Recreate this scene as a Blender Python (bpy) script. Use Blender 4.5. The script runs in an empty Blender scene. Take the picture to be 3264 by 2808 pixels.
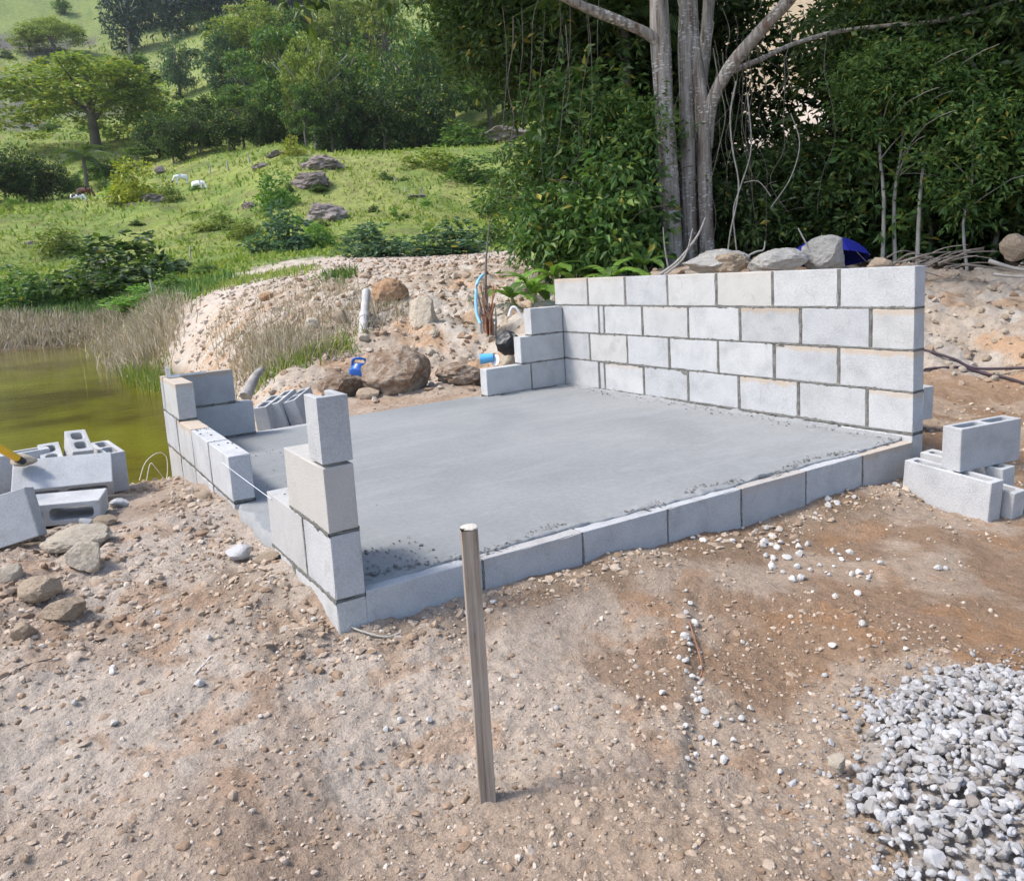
import bpy, bmesh, math, random
import numpy as np
from mathutils import Vector, Matrix
random.seed(5)
rng = np.random.default_rng(5)
scn = bpy.context.scene
COL = scn.collection

# ---------------------------------------------------------------- camera
CAM = np.array([-0.6822, -2.1067, 0.9053])
RM = np.array([[0.84118276, -0.53757119, -0.05855573],
               [0.12687666, 0.09094346, 0.98774065],
               [0.52565566, 0.83829977, -0.14470531]])
FPX = 2511.045
cd = bpy.data.cameras.new('camera')
cam = bpy.data.objects.new('camera', cd)
COL.objects.link(cam)
cd.sensor_fit = 'HORIZONTAL'
cd.sensor_width = 36.0
cd.lens = 36.0 * FPX / 3264.0
cd.shift_y = -180.0 / 3264.0
cd.clip_start = 0.05
cd.clip_end = 3000.0
m = Matrix.Identity(4)
for i in range(3):
    m[i][0] = RM[0][i]
    m[i][1] = RM[1][i]
    m[i][2] = -RM[2][i]
    m[i][3] = CAM[i]
cam.matrix_world = m
scn.camera = cam

# ---------------------------------------------------------------- world, sun, exposure
SUN_EL = math.radians(54)
SUN_AZ = Vector((-0.93, 0.37))          # horizontal direction towards the sun
SUN_AZ.normalize()
w = bpy.data.worlds.new('World')
scn.world = w
w.use_nodes = True
nt = w.node_tree
bg = nt.nodes['Background']
sky = nt.nodes.new('ShaderNodeTexSky')
sky.sky_type = 'NISHITA'
sky.sun_disc = False
sky.sun_elevation = SUN_EL
sky.sun_rotation = math.atan2(SUN_AZ.x, SUN_AZ.y)
sky.air_density = 1.0
sky.dust_density = 2.0
nt.links.new(sky.outputs[0], bg.inputs[0])
bg.inputs[1].default_value = 0.15
sd = bpy.data.lights.new('sun', 'SUN')
sun = bpy.data.objects.new('sun', sd)
COL.objects.link(sun)
sd.energy = 2.0
sd.angle = math.radians(11)
sd.color = (1.0, 0.955, 0.88)
dv = Vector((SUN_AZ.x * math.cos(SUN_EL), SUN_AZ.y * math.cos(SUN_EL), math.sin(SUN_EL)))
sun.rotation_euler = dv.to_track_quat('Z', 'Y').to_euler()
sun.location = (-6, 2, 9)
scn.view_settings.view_transform = 'Standard'
scn.view_settings.look = 'None'
scn.view_settings.exposure = 1.12
scn.view_settings.gamma = 1.0
scn.view_settings.use_curve_mapping = False
scn.cycles.max_bounces = 6
scn.cycles.transparent_max_bounces = 4
scn.cycles.diffuse_bounces = 3
scn.cycles.glossy_bounces = 2
scn.cycles.transmission_bounces = 2

# ---------------------------------------------------------------- picture geometry (view pixels of a 2072 px wide photo)
S = 3264.0 / 2072.0
def ray(x, y):
    q = np.array([(x * S - 1632) / FPX, -(y * S - 1224) / FPX, 1.0])
    d = RM.T @ q
    return d / np.linalg.norm(d)
def P(x, y, r):                                   # point on the ray at horizontal distance r
    d = ray(x, y)
    return CAM + d * (r / math.hypot(d[0], d[1]))
def elev(x, y):
    d = ray(x, y)
    return d[2] / math.hypot(d[0], d[1])
def az_of(x):                                     # azimuth of a picture column at the horizon
    lo, hi = -3000.0, 4000.0
    for _ in range(50):
        mm = (lo + hi) / 2
        if ray(x, mm)[2] > 0: lo = mm
        else: hi = mm
    d = ray(x, lo)
    return math.atan2(d[0], d[1])
def smooth(a, b, x):
    t = np.clip((x - a) / (b - a), 0, 1)
    return t * t * (3 - 2 * t)

# ---------------------------------------------------------------- noise
def _hash(ix, iy, iz, seed):
    h = (ix.astype(np.int64) * 374761393 + iy.astype(np.int64) * 668265263 + iz.astype(np.int64) * 1274126177 + seed * 974634777) & 0xffffffff
    h = ((h ^ (h >> 13)) * 1274126177) & 0xffffffff
    h = h ^ (h >> 16)
    return (h & 0xffffff) / float(0xffffff)
def vn(x, y, seed=0, z=None):
    x = np.asarray(x, float); y = np.asarray(y, float)
    xi = np.floor(x); yi = np.floor(y)
    fx = x - xi; fy = y - yi
    fx = fx * fx * (3 - 2 * fx); fy = fy * fy * (3 - 2 * fy)
    if z is None:
        o = np.zeros_like(xi)
        a = _hash(xi, yi, o, seed); b = _hash(xi + 1, yi, o, seed)
        c = _hash(xi, yi + 1, o, seed); d = _hash(xi + 1, yi + 1, o, seed)
        return (a * (1 - fx) + b * fx) * (1 - fy) + (c * (1 - fx) + d * fx) * fy
    z = np.asarray(z, float); zi = np.floor(z); fz = z - zi; fz = fz * fz * (3 - 2 * fz)
    r = []
    for k in (0, 1):
        a = _hash(xi, yi, zi + k, seed); b = _hash(xi + 1, yi, zi + k, seed)
        c = _hash(xi, yi + 1, zi + k, seed); d = _hash(xi + 1, yi + 1, zi + k, seed)
        r.append((a * (1 - fx) + b * fx) * (1 - fy) + (c * (1 - fx) + d * fx) * fy)
    return r[0] * (1 - fz) + r[1] * fz
def fbm(x, y, octv=4, seed=0, z=None):
    s = 0.0; a = 0.5; f = 1.0; t = 0.0
    for o in range(octv):
        s = s + a * (vn(x * f, y * f, seed + o * 17, None if z is None else z * f) - 0.5)
        t += a; a *= 0.5; f *= 2.03
    return s / t                                   # about -0.5 .. 0.5

# ---------------------------------------------------------------- mesh helpers
def unit(v): return v / (np.linalg.norm(v, axis=-1, keepdims=True) + 1e-9)
def mesh_np(name, V, faces, smooth_=False):
    V = np.asarray(V, np.float32)
    if not isinstance(faces, (list, tuple)): faces = [faces]
    faces = [np.asarray(f, np.int32) for f in faces if len(f)]
    me = bpy.data.meshes.new(name)
    me.vertices.add(len(V))
    me.vertices.foreach_set('co', V.ravel())
    idx = np.concatenate([f.ravel() for f in faces])
    tot = np.concatenate([np.full(len(f), f.shape[1], np.int32) for f in faces])
    st = np.concatenate([[0], np.cumsum(tot)[:-1]]).astype(np.int32)
    me.loops.add(len(idx))
    me.loops.foreach_set('vertex_index', idx)
    me.polygons.add(len(tot))
    me.polygons.foreach_set('loop_start', st)
    me.polygons.foreach_set('loop_total', tot)
    me.polygons.foreach_set('use_smooth', np.full(len(tot), bool(smooth_)))
    me.update(calc_edges=True)
    return me
def add_attr(me, name, data, domain='FACE', typ='FLOAT'):
    a = me.attributes.new(name, typ, domain)
    a.data.foreach_set('value' if typ == 'FLOAT' else 'color', np.asarray(data, np.float32).ravel())
def ob(name, me, mat=None, parent=None, loc=None, rot=None, scale=None):
    if mat is not None and me is not None and len(me.materials) == 0:
        me.materials.append(mat)
    o = bpy.data.objects.new(name, me)
    COL.objects.link(o)
    if parent is not None: o.parent = parent
    if loc is not None: o.location = loc
    if rot is not None: o.rotation_euler = rot
    if scale is not None: o.scale = scale if hasattr(scale, '__len__') else (scale, scale, scale)
    return o
def tag(o, label=None, cat=None, group=None, kind=None):
    if label: o['label'] = label
    if cat: o['category'] = cat
    if group: o['group'] = group
    if kind: o['kind'] = kind
    return o
def thing(name, label, cat, loc=(0, 0, 0), rot=(0, 0, 0), group=None):
    return tag(ob(name, None, loc=loc, rot=rot), label, cat, group)

class MB:                                          # collects pieces into one mesh
    def __init__(s): s.v = []; s.f = {}; s.n = 0
    def add(s, V, F):
        V = np.asarray(V, float)
        F = np.asarray(F, int)
        s.v.append(V)
        s.f.setdefault(F.shape[1], []).append(F + s.n)
        s.n += len(V)
    def mesh(s, name, smooth_=False):
        return mesh_np(name, np.concatenate(s.v), [np.concatenate(f) for f in s.f.values()], smooth_)
def tube(mb, pts, rad, n=6, cap=True):
    pts = np.asarray(pts, float); k = len(pts)
    rad = np.broadcast_to(np.asarray(rad, float), (k,))
    t = np.gradient(pts, axis=0)
    t /= np.linalg.norm(t, axis=1)[:, None] + 1e-9
    ref = np.array([0.31, 0.17, 0.93])
    if abs(t[0] @ ref) > 0.9: ref = np.array([1.0, 0.1, 0.0])
    a = np.cross(t, ref); a /= np.linalg.norm(a, axis=1)[:, None] + 1e-9
    b = np.cross(t, a)
    ang = np.linspace(0, 2 * math.pi, n, endpoint=False)
    V = pts[:, None] + rad[:, None, None] * (np.cos(ang)[None, :, None] * a[:, None] + np.sin(ang)[None, :, None] * b[:, None])
    F = []
    for i in range(k - 1):
        for j in range(n):
            F.append((i * n + j, i * n + (j + 1) % n, (i + 1) * n + (j + 1) % n, (i + 1) * n + j))
    V = V.reshape(-1, 3)
    mb.add(V, F)
    if cap:
        c0 = len(V)
        mb.add(np.concatenate([V[:n], pts[:1]]), [(j, n, (j + 1) % n) for j in range(n)])
        mb.add(np.concatenate([V[-n:], pts[-1:]]), [((j + 1) % n, n, j) for j in range(n)])
def spline(pts, n):
    pts = np.asarray(pts, float); k = len(pts)
    t = np.linspace(0, k - 1, n)
    out = []
    for u in t:
        i = min(int(u), k - 2); f = u - i
        p0 = pts[max(i - 1, 0)]; p1 = pts[i]; p2 = pts[i + 1]; p3 = pts[min(i + 2, k - 1)]
        out.append(0.5 * ((2 * p1) + (-p0 + p2) * f + (2 * p0 - 5 * p1 + 4 * p2 - p3) * f * f + (-p0 + 3 * p1 - 3 * p2 + p3) * f ** 3))
    return np.array(out)
def boxv(x0, x1, y0, y1, z0, z1):
    V = [(x, y, z) for x in (x0, x1) for y in (y0, y1) for z in (z0, z1)]
    F = [(0, 1, 3, 2), (4, 6, 7, 5), (0, 4, 5, 1), (2, 3, 7, 6), (0, 2, 6, 4), (1, 5, 7, 3)]
    return V, F
_ico = {}
def ico(sub):
    if sub not in _ico:
        bm = bmesh.new()
        bmesh.ops.create_icosphere(bm, subdivisions=sub, radius=1.0)
        bm.verts.index_update()
        _ico[sub] = (np.array([v.co for v in bm.verts]), np.array([[v.index for v in f.verts] for f in bm.faces]))
        bm.free()
    return _ico[sub]

# ---------------------------------------------------------------- materials
def mat_new(name):
    mt = bpy.data.materials.new(name)
    mt.use_nodes = True
    n = mt.node_tree
    return mt, n, n.nodes['Principled BSDF']
def nd(n, typ, **kw):
    x = n.nodes.new(typ)
    for k, v in kw.items():
        if k.startswith('i_'): x.inputs[k[2:].replace('_', ' ')].default_value = v
        else: setattr(x, k, v)
    return x
def noise(n, scale, detail=4, rough=0.55, vec=None, dist=0.0):
    x = nd(n, 'ShaderNodeTexNoise')
    x.inputs['Scale'].default_value = scale
    x.inputs['Detail'].default_value = detail
    x.inputs['Roughness'].default_value = rough
    x.inputs['Distortion'].default_value = dist
    if vec is not None: n.links.new(vec, x.inputs['Vector'])
    return x.outputs['Fac']
def ramp(n, fac, stops):
    x = nd(n, 'ShaderNodeValToRGB')
    e = x.color_ramp.elements
    while len(e) < len(stops): e.new(0.5)
    for el, (p, c) in zip(e, stops):
        el.position = p
        el.color = (c[0], c[1], c[2], 1) if hasattr(c, '__len__') else (c, c, c, 1)
    n.links.new(fac, x.inputs['Fac'])
    return x.outputs['Color']
def mixc(n, fac, a, b, mode='MIX'):
    x = nd(n, 'ShaderNodeMix', data_type='RGBA', blend_type=mode)
    for sock, v in ((x.inputs[0], fac), (x.inputs[6], a), (x.inputs[7], b)):
        if hasattr(v, 'is_output'): n.links.new(v, sock)
        else: sock.default_value = v if not hasattr(v, '__len__') else ((v[0], v[1], v[2], 1))
    return x.outputs[2]
def mth(n, op, a, b=0.0, clamp=False):
    x = nd(n, 'ShaderNodeMath', operation=op, use_clamp=clamp)
    for sock, v in ((x.inputs[0], a), (x.inputs[1], b)):
        if hasattr(v, 'is_output'): n.links.new(v, sock)
        else: sock.default_value = v
    return x.outputs[0]
def bump(n, bsdf, h, strength, dist=0.01):
    x = nd(n, 'ShaderNodeBump')
    x.inputs['Strength'].default_value = strength
    x.inputs['Distance'].default_value = dist
    n.links.new(h, x.inputs['Height'])
    n.links.new(x.outputs[0], bsdf.inputs['Normal'])
def coords(n, kind='Object'):
    return nd(n, 'ShaderNodeTexCoord').outputs[kind]
def plain(name, col, rough=0.7, var=0.25, scale=8, bstr=0.2, bscale=60, metal=0.0, spec=0.3, dark=None):
    mt, n, b = mat_new(name)
    v = coords(n)
    f = noise(n, scale, 5, 0.6, v)
    d = dark if dark else tuple(c * (1 - var) for c in col)
    l = tuple(min(1, c * (1 + var)) for c in col)
    n.links.new(ramp(n, f, [(0.3, d), (0.7, l)]), b.inputs['Base Color'])
    b.inputs['Roughness'].default_value = rough
    b.inputs['Metallic'].default_value = metal
    b.inputs['Specular IOR Level'].default_value = spec
    if bstr: bump(n, b, noise(n, bscale, 4, 0.6, v), bstr, 0.01)
    return mt

def mat_block(name='block_concrete', base=(0.45, 0.452, 0.455)):
    mt, n, b = mat_new(name)
    v = coords(n)
    info = nd(n, 'ShaderNodeObjectInfo')
    rnd = info.outputs['Random']
    off = nd(n, 'ShaderNodeVectorMath', operation='ADD')
    n.links.new(v, off.inputs[0])
    n.links.new(info.outputs['Location'], off.inputs[1])
    vv = off.outputs[0]
    big = noise(n, 9, 4, 0.55, vv)
    fine = noise(n, 160, 3, 0.6, vv)
    speck = noise(n, 420, 2, 0.5, vv)
    c = ramp(n, big, [(0.28, tuple(x * 0.84 for x in base)), (0.5, base), (0.75, (base[0] * 1.1, base[1] * 1.1, base[2] * 1.09))])
    c = mixc(n, 1.0, c, ramp(n, fine, [(0.3, 0.84), (0.65, 1.06)]), 'MULTIPLY')
    c = mixc(n, 1.0, c, ramp(n, rnd, [(0.0, (0.88, 0.885, 0.90)), (0.45, (0.98, 0.98, 0.985)), (0.8, (1.04, 1.04, 1.03)), (1.0, (1.0, 0.975, 0.94))]), 'MULTIPLY')
    # pores
    c = mixc(n, mth(n, 'MULTIPLY', ramp(n, speck, [(0.62, 0.0), (0.70, 1.0)]), 0.5), c, (0.22, 0.215, 0.21))
    # earth stain along the upper edge of some blocks
    sep = nd(n, 'ShaderNodeSeparateXYZ')
    n.links.new(v, sep.inputs[0])
    wav = mth(n, 'MULTIPLY', mth(n, 'SUBTRACT', noise(n, 14, 3, 0.5, vv), 0.5), 0.06)
    zz = mth(n, 'ADD', sep.outputs[2], wav)
    band = ramp(n, mth(n, 'MULTIPLY', zz, 10.0), [(0.62, 0.0), (0.80, 1.0)])
    oc = nd(n, 'ShaderNodeSeparateColor')
    n.links.new(info.outputs['Color'], oc.inputs[0])
    sel = mth(n, 'SUBTRACT', 1.0, oc.outputs[0])
    c = mixc(n, mth(n, 'MULTIPLY', band, mth(n, 'MULTIPLY', sel, 0.7)), c, (0.46, 0.355, 0.255))
    gg = nd(n, 'ShaderNodeCombineColor')
    for q in range(3): n.links.new(oc.outputs[1], gg.inputs[q])
    c = mixc(n, 1.0, c, gg.outputs[0], 'MULTIPLY')
    c = mixc(n, mth(n, 'SUBTRACT', 1.0, oc.outputs[2]), c, (0.42, 0.395, 0.355))
    # thin smears of mortar
    sm = noise(n, 11, 6, 0.75, vv, 0.8)
    c = mixc(n, mth(n, 'MULTIPLY', ramp(n, sm, [(0.58, 0.0), (0.66, 1.0)]), 0.5), c, (0.31, 0.305, 0.29))
    # scuffs
    sc = noise(n, 30, 5, 0.7, vv, 1.5)
    c = mixc(n, mth(n, 'MULTIPLY', ramp(n, sc, [(0.63, 0.0), (0.7, 1.0)]), 0.3), c, (0.52, 0.525, 0.53))
    n.links.new(c, b.inputs['Base Color'])
    b.inputs['Roughness'].default_value = 0.92
    b.inputs['Specular IOR Level'].default_value = 0.2
    h = mth(n, 'ADD', fine, mth(n, 'MULTIPLY', speck, 0.6))
    bump(n, b, h, 0.55, 0.004)
    return mt
M_BLOCK = mat_block()
M_MORTAR = plain('mortar', (0.175, 0.17, 0.155), 0.95, 0.35, 40, 0.9, 150, spec=0.15)  # mortar grey, darkened to paint in shade in the joint gaps
M_CRUMB = plain('mortar_crumb', (0.17, 0.167, 0.158), 0.9, 0.3, 30, 0.6, 120)

def mat_slab():
    mt, n, b = mat_new('fresh_cement')
    v = coords(n)
    c = ramp(n, noise(n, 1.3, 5, 0.55, v, 0.6), [(0.25, (0.20, 0.207, 0.211)), (0.5, (0.238, 0.245, 0.248)), (0.75, (0.272, 0.276, 0.276))])
    c = mixc(n, 1.0, c, ramp(n, noise(n, 45, 4, 0.65, v), [(0.3, 0.9), (0.7, 1.08)]), 'MULTIPLY')
    c = mixc(n, 1.0, c, ramp(n, noise(n, 260, 2, 0.6, v), [(0.3, 0.94), (0.7, 1.05)]), 'MULTIPLY')
    # trowel arcs
    mp = nd(n, 'ShaderNodeMapping')
    mp.inputs['Rotation'].default_value = (0, 0, 0.25)
    mp.inputs['Scale'].default_value = (0.35, 1.7, 1)
    n.links.new(v, mp.inputs['Vector'])
    wv = noise(n, 3.2, 5, 0.7, mp.outputs[0], 1.1)
    c = mixc(n, mth(n, 'MULTIPLY', ramp(n, wv, [(0.52, 0.0), (0.6, 1.0), (0.68, 0.0)]), 0.22), c, (0.33, 0.335, 0.335))
    c = mixc(n, mth(n, 'MULTIPLY', ramp(n, noise(n, 17, 6, 0.75, v), [(0.70, 0.0), (0.74, 1.0)]), 0.45), c, (0.13, 0.13, 0.125))
    n.links.new(c, b.inputs['Base Color'])
    n.links.new(ramp(n, noise(n, 2.2, 4, 0.6, v), [(0.3, 0.55), (0.7, 0.75)]), b.inputs['Roughness'])
    b.inputs['Specular IOR Level'].default_value = 0.35
    h = mth(n, 'ADD', mth(n, 'MULTIPLY', noise(n, 90, 4, 0.65, v), 0.5), mth(n, 'MULTIPLY', wv, 0.7))
    bump(n, b, h, 0.35, 0.006)
    return mt
M_SLAB = mat_slab()

def mat_ground():
    mt, n, b = mat_new('soil_and_grass')
    v = coords(n)
    at = nd(n, 'ShaderNodeAttribute', attribute_name='col')
    gr = nd(n, 'ShaderNodeAttribute', attribute_name='grass')
    c = at.outputs['Color']
    f1 = noise(n, 26, 8, 0.68, v)
    f2 = noise(n, 130, 5, 0.7, v)
    near = mixc(n, 1.0, ramp(n, f1, [(0.25, 0.60), (0.45, 0.95), (0.75, 1.2)]), ramp(n, f2, [(0.28, 0.7), (0.5, 1.0), (0.72, 1.25)]), 'MULTIPLY')
    # far grass mottling
    g1 = noise(n, 0.9, 9, 0.72, v)
    far = ramp(n, g1, [(0.28, 0.55), (0.45, 0.9), (0.6, 1.1), (0.75, 1.25)])
    k = mixc(n, gr.outputs['Fac'], near, far)
    c = mixc(n, 1.0, c, k, 'MULTIPLY')
    n.links.new(c, b.inputs['Base Color'])
    b.inputs['Roughness'].default_value = 0.97
    b.inputs['Specular IOR Level'].default_value = 0.12
    h = mth(n, 'ADD', mth(n, 'MULTIPLY', f1, 1.0), mth(n, 'MULTIPLY', f2, 0.45))
    h2 = mth(n, 'ADD', mth(n, 'MULTIPLY', h, 0.02), mth(n, 'MULTIPLY', mth(n, 'MULTIPLY', g1, gr.outputs['Fac']), 0.9))
    bump(n, b, h2, 0.9, 1.0)
    return mt
M_GROUND = mat_ground()

def mat_water():
    mt, n, b = mat_new('pond_water')
    v = coords(n)
    n.links.new(ramp(n, noise(n, 0.33, 4, 0.6, v), [(0.36, (0.055, 0.036, 0.007)), (0.5, (0.115, 0.10, 0.010)), (0.68, (0.165, 0.165, 0.015))]), b.inputs['Base Color'])  # brown and green patches painted in to stand for reflections
    b.inputs['Roughness'].default_value = 0.03
    b.inputs['IOR'].default_value = 1.33
    mp = nd(n, 'ShaderNodeMapping')
    mp.inputs['Rotation'].default_value = (0, 0, -0.56)
    mp.inputs['Scale'].default_value = (0.6, 2.2, 1)
    n.links.new(v, mp.inputs['Vector'])
    bump(n, b, noise(n, 2.6, 5, 0.6, mp.outputs[0]), 0.07, 0.12)
    return mt
M_WATER = mat_water()

def mat_leaf(name, cols, trans=0.3, rough=0.5, spec=0.35):
    mt, n, b = mat_new(name)
    at = nd(n, 'ShaderNodeAttribute', attribute_name='rnd')
    st = [(.95 * i / max(1, len(cols) - 1), c) for i, c in enumerate(cols)]
    if name.startswith('leaf_') and 'yellow' not in name: st += [(.972, cols[-1]), (.985, (.34, .28, .05))]
    info = nd(n, 'ShaderNodeObjectInfo')
    c = ramp(n, at.outputs['Fac'], st)
    c = mixc(n, 1.0, c, ramp(n, info.outputs['Random'], [(0, 0.82), (1, 1.18)]), 'MULTIPLY')
    n.links.new(c, b.inputs['Base Color'])
    b.inputs['Roughness'].default_value = rough
    b.inputs['Specular IOR Level'].default_value = spec
    tr = nd(n, 'ShaderNodeBsdfTranslucent')
    n.links.new(mixc(n, 1.0, c, (1.25, 1.35, 0.7), 'MULTIPLY'), tr.inputs['Color'])
    mx = nd(n, 'ShaderNodeMixShader')
    mx.inputs[0].default_value = trans
    n.links.new(b.outputs[0], mx.inputs[1])
    n.links.new(tr.outputs[0], mx.inputs[2])
    n.links.new(mx.outputs[0], n.nodes['Material Output'].inputs['Surface'])
    return mt
L_DARK = mat_leaf('leaf_dark_green', [(0.024, 0.049, 0.015), (0.043, 0.081, 0.024), (0.065, 0.114, 0.030), (0.108, 0.151, 0.038)])
L_MID = mat_leaf('leaf_mid_green', [(0.045, 0.095, 0.025), (0.071, 0.140, 0.036), (0.095, 0.184, 0.045), (0.178, 0.242, 0.058)])
L_BRIGHT = mat_leaf('leaf_bright_green', [(0.093, 0.198, 0.039), (0.146, 0.277, 0.046), (0.198, 0.344, 0.060)])
L_YELLOW = mat_leaf('leaf_yellow_green', [(0.160, 0.210, 0.030), (0.260, 0.290, 0.035), (0.360, 0.340, 0.045)])
L_OLIVE = mat_leaf('leaf_olive', [(0.100, 0.151, 0.033), (0.159, 0.225, 0.047), (0.225, 0.283, 0.059), (0.316, 0.316, 0.083)])
L_BLUE = mat_leaf('leaf_bluish_green', [(0.042, 0.087, 0.051), (0.068, 0.128, 0.068), (0.098, 0.165, 0.083)])
L_FAR = mat_leaf('leaf_far_forest_shaded', [(0.020, 0.042, 0.034), (0.032, 0.062, 0.045), (0.050, 0.088, 0.055)], .1)  # shade of the far forest put into the leaf colour
L_DRY = mat_leaf('dry_stalks', [(0.25, 0.205, 0.15), (0.38, 0.315, 0.235), (0.52, 0.445, 0.355)], 0.15, 0.8, 0.1)
L_BROWNLEAF = mat_leaf('dead_leaf', [(0.200, 0.090, 0.040), (0.280, 0.140, 0.070), (0.360, 0.220, 0.120)], 0.15, 0.8, 0.1)
L_GRASS = mat_leaf('pasture_grass', [(0.138, 0.214, 0.039), (0.193, 0.276, 0.049), (0.262, 0.324, 0.062), (0.345, 0.359, 0.097)], 0.3, 0.7, 0.15)
M_TRUNK = plain('bark_grey', (0.15, 0.13, 0.11), 0.9, 0.35, 6, 0.7, 30)
M_PALEBARK = plain('bark_pale', (0.36, 0.34, 0.30), 0.9, 0.25, 10, 0.5, 40)
M_WOODGREY = plain('weathered_wood', (0.30, 0.28, 0.26), 0.9, 0.3, 12, 0.5, 50)
def mat_bigbark():
    mt, n, b = mat_new('lichen_bark')
    v = coords(n)
    mp = nd(n, 'ShaderNodeMapping')
    mp.inputs['Scale'].default_value = (9, 9, 0.9)
    n.links.new(v, mp.inputs['Vector'])
    f = noise(n, 2.2, 6, 0.7, mp.outputs[0])
    c = ramp(n, f, [(0.34, (0.10, 0.08, 0.068)), (0.47, (0.26, 0.23, 0.205)), (0.56, (0.33, 0.30, 0.275)), (0.7, (0.46, 0.43, 0.40))])
    red = noise(n, 0.9, 3, 0.5, mp.outputs[0])
    c = mixc(n, mth(n, 'MULTIPLY', ramp(n, red, [(0.55, 0.0), (0.66, 1.0)]), 0.55), c, (0.17, 0.085, 0.055))
    mp2 = nd(n, 'ShaderNodeMapping')
    mp2.inputs['Scale'].default_value = (14, 14, 34)
    n.links.new(v, mp2.inputs['Vector'])
    vor = nd(n, 'ShaderNodeTexVoronoi')
    vor.inputs['Scale'].default_value = 1.0
    n.links.new(mp2.outputs[0], vor.inputs['Vector'])
    sp = ramp(n, vor.outputs['Distance'], [(0.28, 1.0), (0.40, 0.0)])
    msk = ramp(n, noise(n, 3.0, 4, 0.6, v), [(0.42, 0.0), (0.6, 1.0)])
    c = mixc(n, mth(n, 'MULTIPLY', mth(n, 'MULTIPLY', sp, msk), 0.8), c, (0.66, 0.66, 0.63))
    n.links.new(c, b.inputs['Base Color'])
    b.inputs['Roughness'].default_value = 0.9
    b.inputs['Specular IOR Level'].default_value = 0.15
    bump(n, b, f, 0.8, 0.03)
    return mt
M_BIGBARK = mat_bigbark()
def mat_rock(name, cols, scale=5, bstr=0.7, dirt=None):
    mt, n, b = mat_new(name)
    v = coords(n)
    info = nd(n, 'ShaderNodeObjectInfo')
    off = nd(n, 'ShaderNodeVectorMath', operation='ADD')
    n.links.new(v, off.inputs[0]); n.links.new(info.outputs['Location'], off.inputs[1])
    vv = off.outputs[0]
    f = noise(n, scale, 7, 0.65, vv)
    st = [(0.28 + 0.44 * i / max(1, len(cols) - 1), c) for i, c in enumerate(cols)]
    c = ramp(n, f, st)
    c = mixc(n, 1.0, c, ramp(n, noise(n, scale * 9, 4, 0.7, vv), [(0.3, 0.75), (0.7, 1.18)]), 'MULTIPLY')
    c = mixc(n, 1.0, c, ramp(n, info.outputs['Random'], [(0, 0.85), (1, 1.12)]), 'MULTIPLY')
    if dirt:
        c = mixc(n, ramp(n, noise(n, scale * 0.7, 5, 0.7, vv), [(0.48, 0.0), (0.56, 1.0)]), c, dirt)
    n.links.new(c, b.inputs['Base Color'])
    b.inputs['Roughness'].default_value = 0.93
    b.inputs['Specular IOR Level'].default_value = 0.2
    bump(n, b, mth(n, 'ADD', f, mth(n, 'MULTIPLY', noise(n, scale * 5, 6, 0.75, vv), 0.6)), bstr, 0.05)
    return mt
R_PALE = mat_rock('pale_limestone', [(0.47, 0.385, 0.285), (0.58, 0.50, 0.395), (0.68, 0.62, 0.52)], 7)
R_TAN = mat_rock('tan_rock', [(0.38, 0.28, 0.19), (0.48, 0.375, 0.275), (0.57, 0.48, 0.37)], 7)
R_BROWN = mat_rock('earthy_boulder', [(0.27, 0.19, 0.13), (0.43, 0.34, 0.26), (0.58, 0.50, 0.42)], 5, .9, (0.28, 0.185, 0.125))
R_RED = mat_rock('red_earth_boulder', [(0.34, 0.18, 0.09), (0.44, 0.27, 0.16), (0.50, 0.38, 0.28)], 5)
R_DARK = mat_rock('dark_gneiss', [(0.10, 0.085, 0.08), (0.20, 0.165, 0.15), (0.32, 0.275, 0.25)], 0.8)
R_GREY = mat_rock('pale_grey_rock', [(0.40, 0.38, 0.345), (0.52, 0.50, 0.465), (0.63, 0.615, 0.585)], 5, .9)
R_GRAVEL = mat_rock('grey_gravel', [(0.37, 0.365, 0.37), (0.50, 0.495, 0.50), (0.62, 0.615, 0.62)], 14, 0.5)
M_CLOD = plain('soil_clod', (0.30, 0.225, 0.165), 0.97, 0.35, 9, 0.5, 60, spec=0.1)

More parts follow.
